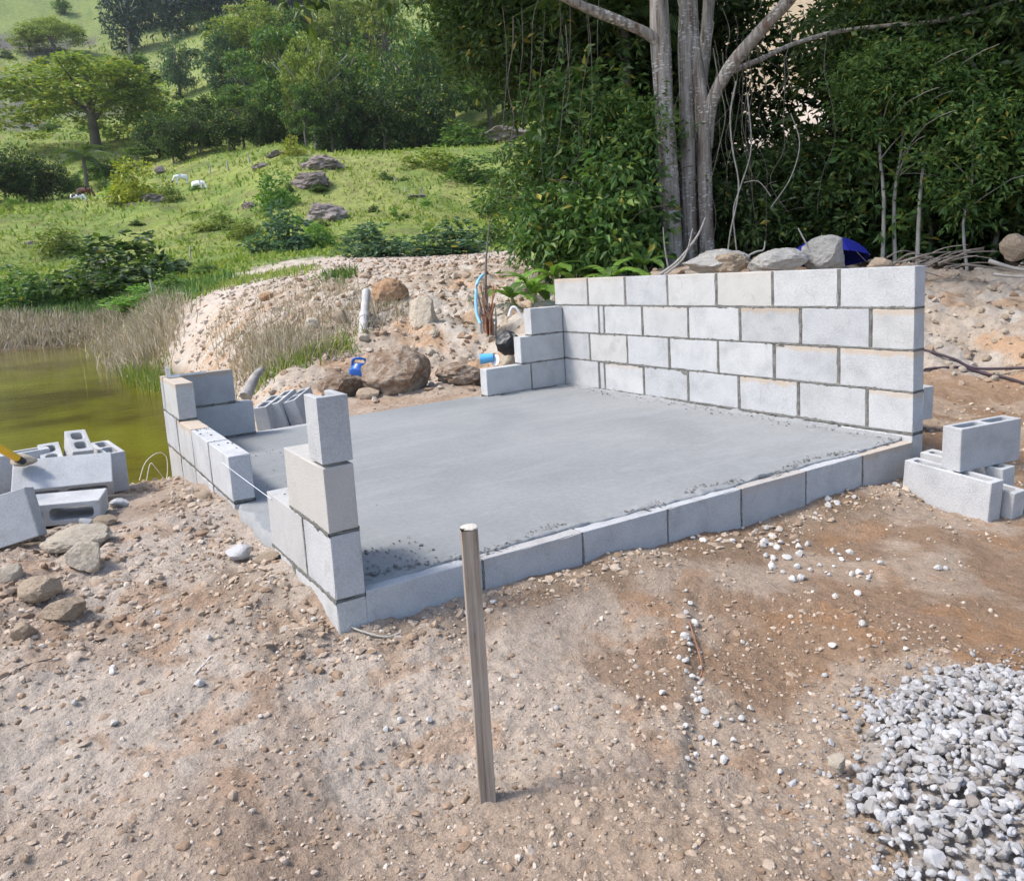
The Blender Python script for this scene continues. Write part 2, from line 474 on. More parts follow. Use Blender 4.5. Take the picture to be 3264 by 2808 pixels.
# ---------------------------------------------------------------- terrain heights
COLS = {
 -600: [(4.2, None, 0), (5.2, None, -1.7), (34, None, -1.7), (38, None, -1.15), (45, None, .2), (70, None, 3.4), (110, None, 11), (120, None, 12), (150, None, 13), (200, None, 28), (260, None, 54), (330, None, 92), (420, None, 150), (600, None, 240)],
 0: [(3.9, None, 0), (4.5, None, -.05), (5.4, None, -1.7), (35, None, -1.7), (38.5, None, -1.15), (43, 640, 0), (50, 605, 0), (70, 540, 0), (110, 415, 0), (120, 404, 0), (150, 322, 0), (200, 262, 0), (260, 200, 0), (330, 80, 0), (420, -60, 0), (600, -160, 0)],
 200: [(4.6, None, -.05), (5.6, None, -1.7), (34, None, -1.7), (38, None, -1.15), (42, 640, 0), (48, 605, 0), (70, 530, 0), (112, 400, 0), (120, 392, 0), (150, 318, 0), (200, 262, 0), (260, 190, 0), (330, 90, 0), (420, -50, 0), (600, -160, 0)],
 320: [(5.1, None, -.2), (6, None, -1.1), (7, None, -1.7), (17, None, -1.7), (20.5, None, -1.15), (24, 660, 0), (28, 615, 0), (36, 588, 0), (50, 560, 0), (70, 508, 0), (110, 366, 0), (122, 345, 0), (150, 300, 0), (200, 245, 0), (260, 190, 0), (330, 80, 0), (420, -50, 0), (600, -160, 0)],
 400: [(5.7, None, -.22), (7.5, None, -.85), (10, None, -1.1), (13, 745, 0), (18, 695, 0), (22, 645, 0), (26, 612, 0), (32, 590, 0), (40, 562, 0), (60, 525, 0), (90, 430, 0), (115, 325, 0), (122, 316, 0), (150, 282, 0), (200, 225, 0), (260, 150, 0), (330, 60, 0), (420, -20, 0)],
 470: [(6, None, -.2), (8, None, -.25), (10, 742, 0), (14, 672, 0), (17, 625, 0), (20, 597, 0), (26, 582, 0), (38, 550, 0), (60, 515, 0), (90, 405, 0), (115, 300, 0), (122, 292, 0), (150, 262, 0), (200, 200, 0), (260, 110, 0), (330, 40, 0), (420, -40, 0)],
 600: [(6.3, None, -.1), (7.2, None, -.05), (8.5, 700, 0), (11, 632, 0), (13, 598, 0), (16, 578, 0), (22, 566, 0), (36, 534, 0), (50, 512, 0), (70, 440, 0), (100, 292, 0), (112, 272, 0), (130, None, 16), (200, 170, 0), (330, 20, 0), (420, -60, 0)],
 700: [(6.3, None, -.1), (7.2, None, -.05), (8.3, 700, 0), (10, 620, 0), (12, 580, 0), (14, 566, 0), (36, 524, 0), (50, 508, 0), (70, 430, 0), (95, 310, 0), (103, 300, 0), (120, None, 15.5), (200, 150, 0), (330, 0, 0), (420, -80, 0)],
 850: [(6.3, None, -.08), (7.5, None, 0), (8.6, 665, 0), (10, 605, 0), (12, 566, 0), (36, 522, 0), (50, 505, 0), (70, 430, 0), (95, 308, 0), (103, 300, 0), (120, None, 16), (200, 150, 0), (330, 0, 0), (420, -80, 0)],
 1000: [(6, None, -.08), (7.5, None, 0), (8.5, 650, 0), (10, 600, 0), (12, 562, 0), (36, 512, 0), (50, 498, 0), (70, 440, 0), (100, 300, 0), (110, 290, 0), (130, 230, 0), (200, 120, 0), (330, -20, 0), (420, -90, 0)],
 1150: [(6.2, None, -.08), (8, 625, 0), (9, 605, 0), (11, 565, 0), (30, 525, 0), (60, 440, 0), (100, 300, 0), (200, 120, 0), (330, -30, 0), (420, -100, 0)],
 1400: [(5.6, None, -.12), (7, None, .05), (8.3, None, .6), (9.2, None, .78), (11, None, .8), (20, None, 1.3), (40, None, 3.5), (60, None, 8), (100, None, 24), (200, None, 64), (320, None, 115)],
 1700: [(5, None, -.18), (6.5, None, 0), (8, None, .5), (9, None, .68), (11, None, .7), (20, None, 1.2), (40, None, 4), (60, None, 11), (100, None, 28), (200, None, 64), (320, None, 115)],
 2000: [(4.6, None, -.22), (6.3, None, -.2), (7.5, 690, 0), (9, 570, 0), (10, 548, 0), (12, None, .5), (20, None, 1), (40, None, 4), (60, None, 10), (100, None, 25), (200, None, 60), (320, None, 110)],
 2600: [(4, None, -.25), (6, None, -.15), (8, None, .4), (10, None, .7), (20, None, 1), (60, None, 8), (200, None, 50)],
}
LR0, LR1, NR = math.log(0.3), math.log(900), 260
LRG = np.linspace(LR0, LR1, NR)
_az = []; _zz = []
for x, pts in COLS.items():
    rr = np.array([p[0] for p in pts], float)
    zz = np.array([p[2] if p[1] is None else CAM[2] + p[0] * elev(x, p[1]) for p in pts], float)
    rr = np.concatenate([[0.3], rr, [900]]); zz = np.concatenate([[-.2 if x > 300 else 0], zz, [zz[-1] * 1.25]])
    _az.append(az_of(x)); _zz.append(np.interp(LRG, np.log(rr), zz))
azc = math.atan2(RM[2][0], RM[2][1])
for da in (75, 110, 180, -180, -110, -75):
    _az.append(azc + math.radians(da))
    _zz.append(np.interp(LRG, np.log([.3, 6, 40, 900]), [-.2, -.2, 0, 20]))
o_ = np.argsort(_az); _az = np.array(_az)[o_]; _zz = np.array(_zz)[o_]
AZ0, NAZ = azc - math.pi, 1441
AZG = np.linspace(AZ0, AZ0 + 2 * math.pi, NAZ)
TAB = np.stack([np.interp(AZG, _az, _zz[:, j]) for j in range(NR)], 1)
ker = np.exp(-0.5 * (np.arange(-12, 13) / 4.5) ** 2); ker /= ker.sum()
TAB = np.apply_along_axis(lambda c: np.convolve(np.pad(c, 12, mode='edge'), ker, 'valid'), 0, TAB)
ker = np.exp(-0.5 * (np.arange(-4, 5) / 1.4) ** 2); ker /= ker.sum()
TAB = np.apply_along_axis(lambda c: np.convolve(np.pad(c, 4, mode='edge'), ker, 'valid'), 1, TAB)
NEAR = np.array([(0.05, -.1, -.125), (.5, -.06, -.105), (1, -.06, -.105), (1.3, -.06, -.15), (2, -.06, -.165), (2.5, -.06, -.17), (2.95, -.06, -.18), (2.68, -.3, -.258), (2.68, -.6, -.262), (3.05, -.3, -.262), (3.3, 0, -.25),
    (3.2, .8, -.15), (3.5, 1.4, -.11), (3.72, .57, -.09), (3.2, 2.2, -.11), (3.1, 3.0, -.1), (-.02, .92, -.05), (-.08, .3, -.05), (-.06, .6, -.04), (-.08, 1.3, -.01), (-.06, 1.7, -.02), (-.08, 2.1, -.08), (-.08, 2.8, -.2), (-.6, 1.6, -.005), (-.85, 1.75, -.01), (-.3, 1.6, -.02),
    (-.5, .7, -.03), (-.9, .9, .0), (-1.5, 1, 0), (-.5, -.4, -.11), (-1, 0, -.08), (-.3, .1, -.09), (0, -.8, -.19), (.6, -.5, -.18), (1, -.8, -.21), (1.5, -.5, -.21), (2, -.4, -.22), (2.2, -.9, -.26), (1, -1.5, -.24), (0, -2, -.25), (-.7, -2.1, -.25), (-2, -1, -.12),
    (1.5, 2.95, -.06), (.6, 3, -.12), (2.4, 3.1, -.04), (1.6, 3.8, -.07), (.8, 3.6, -.12), (-.3, 3.3, -.15), (-1, 2.9, -.05), (-.2, 2.6, -.1), (-2, 2.4, -.02), (1, .5, -.14), (2, 2, -.14), (1, 2, -.14)])
U_, T_, V_ = 2.966, 0.09, 2.79
def ground_z(x, y, detail=True):
    x = np.atleast_1d(np.asarray(x, float)); y = np.atleast_1d(np.asarray(y, float))
    dx, dy = x - CAM[0], y - CAM[1]
    r = np.hypot(dx, dy)
    a = np.arctan2(dx, dy)
    fa = np.mod(a - AZ0, 2 * math.pi) / (2 * math.pi) * (NAZ - 1)
    fr = (np.log(np.clip(r, 0.31, 890)) - LR0) / (LR1 - LR0) * (NR - 1)
    i = np.clip(fa.astype(int), 0, NAZ - 2); j = np.clip(fr.astype(int), 0, NR - 2)
    u = fa - i; v = fr - j
    zt = (TAB[i, j] * (1 - u) + TAB[i + 1, j] * u) * (1 - v) + (TAB[i, j + 1] * (1 - u) + TAB[i + 1, j + 1] * u) * v
    k = np.where(r < 7)[0]
    if len(k):
        zn = np.zeros(len(k)); ws = np.zeros(len(k))
        for c in NEAR:
            wgt = 1.0 / (((x[k] - c[0]) ** 2 + (y[k] - c[1]) ** 2) + 0.02) ** 1.7
            zn += wgt * c[2]; ws += wgt
        zn /= ws
        s = smooth(4.4, 5.5, r[k])
        zt[k] = zn * (1 - s) + zt[k] * s
    if detail:
        n1 = fbm(x * 2.2, y * 2.2, 4, 3)
        n2 = fbm(x * 9, y * 9, 4, 11)
        n3 = fbm(x * 38, y * 38, 3, 23)
        bank = smooth(6.2, 7.6, r) * (1 - smooth(30, 60, r))
        water = (zt < -1.0) & (r < 60)
        amp1 = 0.05 + 0.22 * bank
        amp2 = 0.030 + 0.10 * bank
        amp3 = 0.014 * (1 - smooth(5, 9, r)) + 0.012
        # low step in the trodden earth where stone chips gather
        tl = (x - 1.05) * (-.719) + (y + .36) * (-.695); td = (x - 1.05) * .695 + (y + .36) * (-.719)
        zt = zt - .022 * smooth(-.03, .02, td + .03 * fbm(x * 5, y * 5, 2, 57)) * smooth(-.1, .05, tl) * (1 - smooth(.85, 1.1, tl)) * (1 - smooth(.15, .5, td))
        # lumpier ground left front, trench edge and pile on the right
        rub = np.exp(-(((x + .75) / .55) ** 2 + ((y - .75) / .8) ** 2)) + 0.9 * np.exp(-(((x + .12) / .12) ** 2)) * smooth(-.3, 0.2, y) * (1 - smooth(2.8, 3.2, y)) + 0.6 * np.exp(-(((y + .12) / .12) ** 2)) * smooth(-.3, .2, x) * (1 - smooth(3, 3.4, x))
        amp2 = amp2 + 0.05 * rub
        amp3 = amp3 + 0.014 * rub
        comp = smooth(.38, .62, fbm(x * 1.1, y * 1.1, 3, 53) + .5)          # trodden flat in places, broken clods elsewhere
        nr_ = 1 - smooth(5, 7, r)
        amp2 = amp2 * (1 - nr_ * .55 * (1 - comp)) ; amp3 = amp3 * (1 - nr_ * (.35 + .45 * (1 - comp)))
        flat = 1 - 0.7 * smooth(13, 18, r) * (1 - smooth(34, 40, r))
        far = smooth(40, 70, r)
        z = zt + np.where(water, 0.2, 1.0) * (1 - far) * flat * (amp1 * n1 + amp2 * n2 + amp3 * n3)
        z = z + far * (1.6 * fbm(x * 0.09, y * 0.09, 4, 41) + 0.5 * fbm(x * .5, y * .5, 3, 43))
        zt = z
    ins = (x > 0.03) & (x < U_ - .03) & (y > 0.03) & (y < V_ - .03)
    zt = np.where(ins, np.minimum(zt, -0.11), zt)
    return zt
def gz(x, y, detail=True): return float(ground_z(x, y, detail)[0])
_rs = np.exp(np.linspace(math.log(1.0), math.log(700), 1500))
def at(x, y):                                      # where the line of sight through a view pixel meets the terrain
    d = ray(x, y); h = math.hypot(d[0], d[1])
    px = CAM[0] + d[0] / h * _rs; py = CAM[1] + d[1] / h * _rs; pz = CAM[2] + d[2] / h * _rs
    g = ground_z(px, py, False)
    k = np.where(pz <= g)[0]
    k = k[0] if len(k) else len(_rs) - 1
    return np.array([px[k], py[k], g[k]]), _rs[k]
def px_size(r): return r * S / FPX                 # metres per view pixel at distance r

# ---------------------------------------------------------------- terrain mesh
def build_ground():
    az = np.concatenate([np.linspace(-180, -52, 33)[:-1], np.linspace(-52, -38, 29)[:-1], np.linspace(-38, 38, 421)[:-1], np.linspace(38, 52, 29)[:-1], np.linspace(52, 180, 33)])
    az = np.radians(az[:-1]) + azc
    lr = np.concatenate([np.linspace(math.log(.5), math.log(1.1), 12)[:-1], np.linspace(math.log(1.1), math.log(6.5), 470)[:-1], np.linspace(math.log(6.5), math.log(16), 170)[:-1], np.linspace(math.log(16), math.log(130), 190)[:-1], np.linspace(math.log(130), math.log(880), 60)])
    A, L = np.meshgrid(az, lr)
    R = np.exp(L)
    X = CAM[0] + np.sin(A) * R; Y = CAM[1] + np.cos(A) * R
    x, y, r = X.ravel(), Y.ravel(), R.ravel()
    z = ground_z(x, y)
    nr, na = X.shape
    i = np.arange(nr - 1)[:, None]; j = np.arange(na)[None, :]
    F = np.stack([i * na + j, i * na + (j + 1) % na, (i + 1) * na + (j + 1) % na, (i + 1) * na + j], -1).reshape(-1, 4)
    Vx = np.concatenate([np.stack([x, y, z], 1), [[CAM[0], CAM[1], -.25]]])
    c = len(Vx) - 1
    jj = np.arange(na)
    T = np.stack([np.full(na, c), (jj + 1) % na, jj], 1)
    me = mesh_np('ground', Vx, [F, T], True)
    # soil, litter and grass colours, the far grass tinted for haze
    n1 = fbm(x * .9, y * .9, 4, 61) + .5; n2 = fbm(x * 2.7, y * 2.7, 4, 67) + .5; n3 = fbm(x * 7, y * 7, 3, 71) + .5
    def mx(a, b, t): return a * (1 - t[:, None]) + np.array(b)[None] * t[:, None]
    col = np.tile(np.array([[.38, .30, .235]]), (len(x), 1))
    right = smooth(-.2, 1.2, x * .85 - y * .53 - .05)                      # browner, moister earth towards the right front
    col = mx(col, (.315, .23, .162), right * .85)
    col = mx(col, (.455, .39, .33), smooth(.48, .62, n1) * (1 - right * .7) * .75)
    col = mx(col, (.22, .135, .08), smooth(.52, .64, n2) * (.35 + .4 * right))
    col = mx(col, (.33, .17, .075), smooth(.62, .70, n3) * smooth(.52, .62, n1) * .35)
    dug = (np.exp(-((y + .13) / .11) ** 2) * smooth(-.1, .1, x) * (1 - smooth(3.0, 3.3, x)) + np.exp(-((x + .14) / .10) ** 2) * smooth(-.2, 0, y) * (1 - smooth(2.7, 3, y))) * smooth(.30, .6, n2)
    col = mx(col, (.20, .145, .10), np.clip(dug, 0, 1) * .75)                # freshly dug moist earth beside the walls
    bank = smooth(6.0, 7.2, r)
    col2 = np.tile(np.array([[.40, .33, .265]]), (len(x), 1))
    col2 = mx(col2, (.46, .41, .355), smooth(.45, .62, n1))
    col2 = mx(col2, (.42, .26, .15), smooth(.55, .66, n2) * .75)
    col2 = mx(col2, (.30, .23, .17), smooth(.56, .66, n3) * .6)
    col2 = mx(col2, (.44, .38, .32), smooth(15, 22, r) * .6)
    col = mx(col, col2, bank) if False else col * (1 - bank[:, None]) + col2 * bank[:, None]
    a = np.mod(np.arctan2(x - CAM[0], y - CAM[1]) - AZ0, 2 * math.pi) + AZ0
    gx = np.array([-600, 200, 320, 400, 470, 600, 850, 1000, 1150, 1400, 2600]); gaz = np.array([az_of(v) for v in gx])
    r0 = np.interp(a, gaz, [41, 40, 29, 26, 33, 38, 37, 35, 25, 60, 60])
    grass = smooth(0, 1, (r / r0 - 1) * 7 + (n1 - .5) * 1.6)
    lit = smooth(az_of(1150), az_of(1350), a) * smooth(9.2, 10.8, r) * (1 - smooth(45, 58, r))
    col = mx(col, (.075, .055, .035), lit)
    h1 = fbm(x * .06, y * .06, 5, 81) + .5; h2 = fbm(x * .25, y * .25, 5, 83) + .5; h3 = fbm(x * 1.0, y * 1.0, 4, 87) + .5
    g = np.tile(np.array([[.26, .315, .08]]), (len(x), 1))
    g = mx(g, (.30, .33, .10), smooth(.45, .62, h1))
    g = mx(g, (.15, .225, .055), smooth(.52, .64, h2) * .7)
    g = mx(g, (.20, .165, .085), smooth(.58, .68, h3) * .45)
    farside = smooth(az_of(1250), az_of(1400), a) * smooth(50, 62, r)
    g = mx(g, (.42, .33, .22), farside)
    hazy = smooth(150, 260, r)
    g = mx(g, (.20, .24, .10), hazy * .5)  # distance haze painted into the far grass colour
    rockp = smooth(.60, .66, fbm(x * .045, y * .045, 4, 91) + .5) * smooth(150, 200, r) * (1 - smooth(az_of(250), az_of(420), a))
    g = mx(g, (.13, .115, .12), rockp * .9)
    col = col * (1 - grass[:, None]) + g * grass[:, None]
    wet = smooth(-.75, -1.15, z) * (r < 60)
    col = mx(col, (.11, .085, .05), wet)
    col = np.concatenate([col, col[:1]]); grass = np.concatenate([grass, [0]])
    add_attr(me, 'col', np.concatenate([col, np.ones((len(col), 1))], 1), 'POINT', 'FLOAT_COLOR')
    add_attr(me, 'grass', grass, 'POINT')
    return tag(ob('ground', me, M_GROUND), 'bare tan and brown earth rising to a green pasture hillside', 'ground', kind='structure')
build_ground()
def WB(a, b, z): return np.array([CAM[0] + RM[0][0] / .9983 * a + .531 * b, CAM[1] + RM[0][1] / .9983 * a + .847 * b, z])
wv = [WB(-60, 2.5, -1.2), WB(-1.2, 2.5, -1.2), WB(-1.2, 46, -1.2), WB(-60, 46, -1.2)]
tag(ob('pond_water', mesh_np('pond_water', wv, [[(0, 1, 2, 3)]]), M_WATER), 'murky green brown pond with reflections of the hill', 'pond', kind='structure')

# ---------------------------------------------------------------- concrete blocks
BT, BH = 0.09, 0.19
_bm = {}
def block_mesh(L, H=BH, var=0, T=BT):
    key = (round(L, 3), round(H, 3), var, T)
    if key in _bm: return _bm[key]
    rd = 0.0016
    def ax(h, n):
        inner = np.linspace(-h + .004, h - .004, n)
        return np.concatenate([[-h], inner, [h]])
    X, Y, Z = ax(L / 2, max(3, int(L / .045))), ax(T / 2, 3), ax(H / 2, 5)
    vid = {}; V = []; F = []
    def vtx(p):
        k = tuple(np.round(p, 5))
        if k not in vid: vid[k] = len(V); V.append(p)
        return vid[k]
    def face(A, B, fn, flip):
        for i in range(len(A) - 1):
            for j in range(len(B) - 1):
                q = [vtx(fn(A[i], B[j])), vtx(fn(A[i + 1], B[j])), vtx(fn(A[i + 1], B[j + 1])), vtx(fn(A[i], B[j + 1]))]
                F.append(q[::-1] if flip else q)
    face(X, Z, lambda a, b: (a, -T / 2, b), False); face(X, Z, lambda a, b: (a, T / 2, b), True)
    face(Y, Z, lambda a, b: (L / 2, a, b), False); face(Y, Z, lambda a, b: (-L / 2, a, b), True)
    face(X, Y, lambda a, b: (a, b, H / 2), False); face(X, Y, lambda a, b: (a, b, -H / 2), True)
    V = np.array(V)
    hd = np.array([L / 2, T / 2, H / 2])
    core = np.clip(V, -(hd - rd), hd - rd)
    d = V - core
    ln = np.linalg.norm(d, axis=1)[:, None] + 1e-9
    edge = (np.abs(d) > 1e-6).sum(1) >= 2
    n = fbm(V[:, 0] * 22 + var * 7.3, V[:, 1] * 22, 3, 5 + var, V[:, 2] * 22)
    W = core + d / ln * rd
    wear = np.where(edge, 0.0006 + np.maximum(0, n - 0.10) * 0.035, 0.001 * n)
    W = W - d / ln * np.where(edge, wear, -wear)[:, None] * 0.6
    me = mesh_np('block', W, [np.array(F)])
    me.materials.append(M_BLOCK)
    _bm[key] = me
    return me
def curve_prism(name, outer, holes, depth, bevel):
    cu = bpy.data.curves.new(name, 'CURVE')
    cu.dimensions = '2D'; cu.fill_mode = 'BOTH'
    cu.extrude = depth / 2 - bevel; cu.bevel_depth = bevel; cu.bevel_resolution = 1; cu.offset = -bevel
    for lp in [outer] + holes:
        sp = cu.splines.new('POLY')
        sp.points.add(len(lp) - 1)
        for p, q in zip(sp.points, lp): p.co = (q[0], q[1], 0, 1)
        sp.use_cyclic_u = True
    o = bpy.data.objects.new(name, cu)
    COL.objects.link(o)
    dg = bpy.context.evaluated_depsgraph_get(); dg.update()
    me = bpy.data.meshes.new_from_object(o.evaluated_get(dg))
    bpy.data.objects.remove(o); bpy.data.curves.remove(cu)
    return me
def rrect(x0, x1, y0, y1, r, k=4):
    out = []
    for cx, cy, a0 in ((x1 - r, y1 - r, 0), (x0 + r, y1 - r, 90), (x0 + r, y0 + r, 180), (x1 - r, y0 + r, 270)):
        for i in range(k + 1):
            a = math.radians(a0 + 90 * i / k)
            out.append((cx + r * math.cos(a), cy + r * math.sin(a)))
    return out
def hollow(L, name, cells=2):
    wll = 0.02
    inner = L - 0.024 * 2 - 0.022 * (cells - 1)
    cw = inner / cells
    hs = []
    for c in range(cells):
        x0 = -L / 2 + 0.024 + c * (cw + 0.022)
        hs.append(rrect(x0, x0 + cw, -BT / 2 + wll, BT / 2 - wll, 0.018)[::-1])
    me = curve_prism(name, rrect(-L / 2, L / 2, -BT / 2, BT / 2, 0.005, 2), hs, BH, 0.003)
    me.materials.clear()
    me.materials.append(M_BLOCK)
    for p_ in me.polygons: p_.use_smooth = False
    return me
ME_HOLLOW = hollow(0.39, 'hollow_block')
ME_HALF = hollow(0.19, 'half_block')
def notch_block():                                  # broken block: one cell left open towards the back
    L, T = 0.135, BT
    o = [(-L / 2, -T / 2), (L / 2, -T / 2), (L / 2, -T / 2 + .02), (-.02, -T / 2 + .02), (-.036, -T / 2 + .026), (-.042, -.012), (-.042, .012), (-.036, T / 2 - .026), (-.02, T / 2 - .02), (L / 2 - .02, T / 2 - .02), (L / 2 - .026, T / 2), (-L / 2, T / 2)]
    me = curve_prism('notched_block', o, [], BH, 0.002)
    me.materials.clear()
    me.materials.append(M_BLOCK)
    for p_ in me.polygons: p_.use_smooth = False
    return me

def joint_strip(mb, p0, p1, out, upv, wd, proud, seed):
    p0 = np.array(p0, float); p1 = np.array(p1, float); out = np.array(out, float); upv = np.array(upv, float)
    L = np.linalg.norm(p1 - p0); k = max(3, int(L / .009))
    t = np.linspace(0, 1, k); s = t * L
    a = fbm(s * 26 + seed * 3.1, s * 0 + seed, 4, 7); b = fbm(s * 26 + seed * 5.7, s * 0 + seed + 9, 3, 8); c = fbm(s * 60 + seed, s * 0 + 3, 3, 9)
    ctr = p0[None] + (p1 - p0)[None] * t[:, None]
    hi = np.maximum(.001, wd * (.42 + 1.5 * a)); lo = np.maximum(.001, wd * (.42 + 1.5 * b))
    pr = proud * (0.35 + 1.9 * c)
    v0 = ctr + upv * hi[:, None] - out * .004
    v1 = ctr + upv * (hi * .45)[:, None] + out * pr[:, None]
    v2 = ctr - upv * (lo * .45)[:, None] + out * (pr * .8)[:, None]
    v3 = ctr - upv * lo[:, None] - out * .004
    V = np.stack([v0, v1, v2, v3], 1).reshape(-1, 3)
    F = [(i * 4 + j, i * 4 + j + 1, (i + 1) * 4 + j + 1, (i + 1) * 4 + j) for i in range(k - 1) for j in range(3)]
    mb.add(V, F)
def wall(name, label, org, ang, courses, ysign, zoff=0.0, stains={}):
    """courses: list of (z0, [(s0, s1), ...]); ysign +1: thickness towards local +y, -1 towards local -y"""
    root = thing(name, label, 'block wall', (org[0], org[1], org[2] if len(org) > 2 else 0), (0, 0, ang) if not hasattr(ang, '__len__') else ang)
    root['kind'] = 'thing'
    yc = ysign * BT / 2
    mb = MB(); sd = random.random() * 50
    for ci, (z0, bl) in enumerate(courses):
        z0 += zoff
        for bi, b in enumerate(bl):
            s0, s1 = b[0], b[1]
            H = b[2] if len(b) > 2 else BH
            dz = b[3] if len(b) > 3 else 0.0
            me = block_mesh(s1 - s0, H, (bi * 3 + ci) % 4)
            bo = ob('block', me, None, root, (random.uniform(-.001, .001) + (s0 + s1) / 2, yc + random.uniform(-.0018, .0018), z0 + dz + H / 2), (random.uniform(-.004, .004), random.uniform(-.003, .003), random.uniform(-.004, .004)))
            st = stains.get((ci, bi), (0, 1, 1))
            bo.color = (1 - st[0], st[1], st[2], 1)
        sa, sb = min(b[0] for b in bl), max(b[1] for b in bl)
        mb.add(*boxv(sa + .006, sb - .006, yc - BT / 2 + .0022, yc + BT / 2 - .0022, z0 - .012, z0 + BH - .006))
        for side in (-1, 1):
            y = yc + side * (BT / 2 - .001)
            if ci > 0 or zoff is not None:
                sd += 1.37
                joint_strip(mb, (sa, y, z0 - .005), (sb, y, z0 - .005), (0, side, 0), (0, 0, 1), .026, .0045, sd)
            srt = sorted(bl, key=lambda q: q[0])
            for q0, q1 in zip(srt[:-1], srt[1:]):
                gap = q1[0] - q0[1]
                sd += 1.37
                joint_strip(mb, ((q0[1] + q1[0]) / 2, y, z0), ((q0[1] + q1[0]) / 2, y, z0 + BH), (0, side, 0), (1, 0, 0), max(.014, gap * .85), .0025, sd)
        for s_, d_ in ((sa, -1), (sb, 1)):
            joint_strip(mb, (s_, yc - BT / 2, z0 - .005), (s_, yc + BT / 2, z0 - .005), (d_, 0, 0), (0, 0, 1), .009, .004, sd + s_)
    ob('mortar', mb.mesh('mortar'), M_MORTAR, root)
    return root
def span(js, g=.0095):                              # joint positions -> block extents
    return [(a + (g if i else 0), b - (g if i < len(js) - 2 else 0)) for i, (a, b) in enumerate(zip(js[:-1], js[1:]))]
HR = 0.016
ang_r = math.pi / 2 + math.atan(.0204)
wall('block_wall', 'tall grey block wall four courses high on the right of the cement floor', (U_, 0, HR), ang_r, [
    (-.205, span([0, .39, .79, 1.19, 1.59, 1.99, 2.39, 2.79])),
    (0, span([0, .235, .637, 1.044, 1.445, 1.847, 2.25, 2.31, 2.79])),
    (.2, span([0, .393, .793, 1.196, 1.603, 2.0, 2.402, 2.79])),
    (.4, span([0, .218, .62, 1.027, 1.432, 1.842, 2.231, 2.287, 2.79])),
    (.6, span([0, .392, .8, 1.2, 1.603, 2.0, 2.397, 2.79]))], 1, stains={
    (1, 0): (.8, 1, 1), (1, 2): (1, .96, 1), (1, 5): (.6, 1, 1), (1, 1): (0, 1.06, .8), (2, 0): (1, .97, 1), (2, 1): (.9, .98, 1), (2, 2): (0, .98, 1), (3, 0): (1, .98, .85), (3, 2): (1, .84, 1), (3, 4): (.3, 1, .8),
    (4, 6): (.9, .97, 1), (4, 5): (.5, 1, .7), (4, 2): (.3, 1.05, .55), (4, 0): (0, 1.04, 1), (4, 1): (0, .95, 1), (4, 3): (.2, 1.03, .75)})
wall('block_wall', 'stepped stub of three block courses turning from the tall wall', (0, V_, HR), 0, [
    (-.205, [(2.0, 2.39), (2.40, 2.80)]),
    (0, [(2.122, 2.503), (2.512, 2.812)]),
    (.2, [(2.426, 2.812)]),
    (.4, [(2.528, 2.812)])], -1)
fr = []
for k in range(7):
    u0 = .092 + .4 * k
    fr.append((u0 + .001, u0 + .394))
wall('block_wall', 'single low course of blocks edging the front of the cement floor', (0, 0, 0), (0, .0089, 0), [(-.192, fr)], 1, stains={(0, 6): (.8, .95, 1), (0, 4): (.5, .95, 1), (0, 1): (.2, .97, 1)})
lw = wall('block_wall', 'low sunlit block wall with a raised far corner beside the pond', (0, 0, .02), math.pi / 2, [
    (-.205, span([1.2, 1.59, 1.99, 2.39, 2.79])),
    (0, span([1.2, 1.592, 1.992, 2.392, 2.79])),
    (.2, [(2.295, 2.69)])], -1, stains={(1, 2): (1, 1, 1), (2, 0): (1, .97, .8), (0, 3): (.5, .95, .7), (1, 0): (0, 1.08, 1), (1, 1): (0, 1.05, 1)})
wall('block_wall', 'two stacked blocks of the back wall against the far left corner', (0, V_, .02), 0, [
    (-.205, [(.10, .485), (.495, .885), (.895, 1.285), (1.295, 1.685), (1.695, 1.99)]),
    (0, [(.10, .485)]),
    (.203, [(.0, .388)])], -1, stains={(2, 0): (1, .82, 1), (1, 0): (0, .9, 1)})
tw = wall('block_pillar', 'stepped pillar of blocks three courses high at the near corner', (0, 0, -.006), math.pi / 2, [
    (-.2, [(0, .385), (.395, .63)]),
    (0, [(0, .246), (.256, .64)]),
    (.2, [(0, .375)])], -1, stains={(2, 0): (0, .97, .45), (1, 0): (0, 1.06, 1), (1, 1): (0, 1, .7)})
tw['category'] = 'block pillar'
top = ob('block', notch_block(), None, tw, (.068, -BT / 2, .4 + BH / 2), (0, 0, 0))
top['label'] = 'broken pale block with an open cell on top'

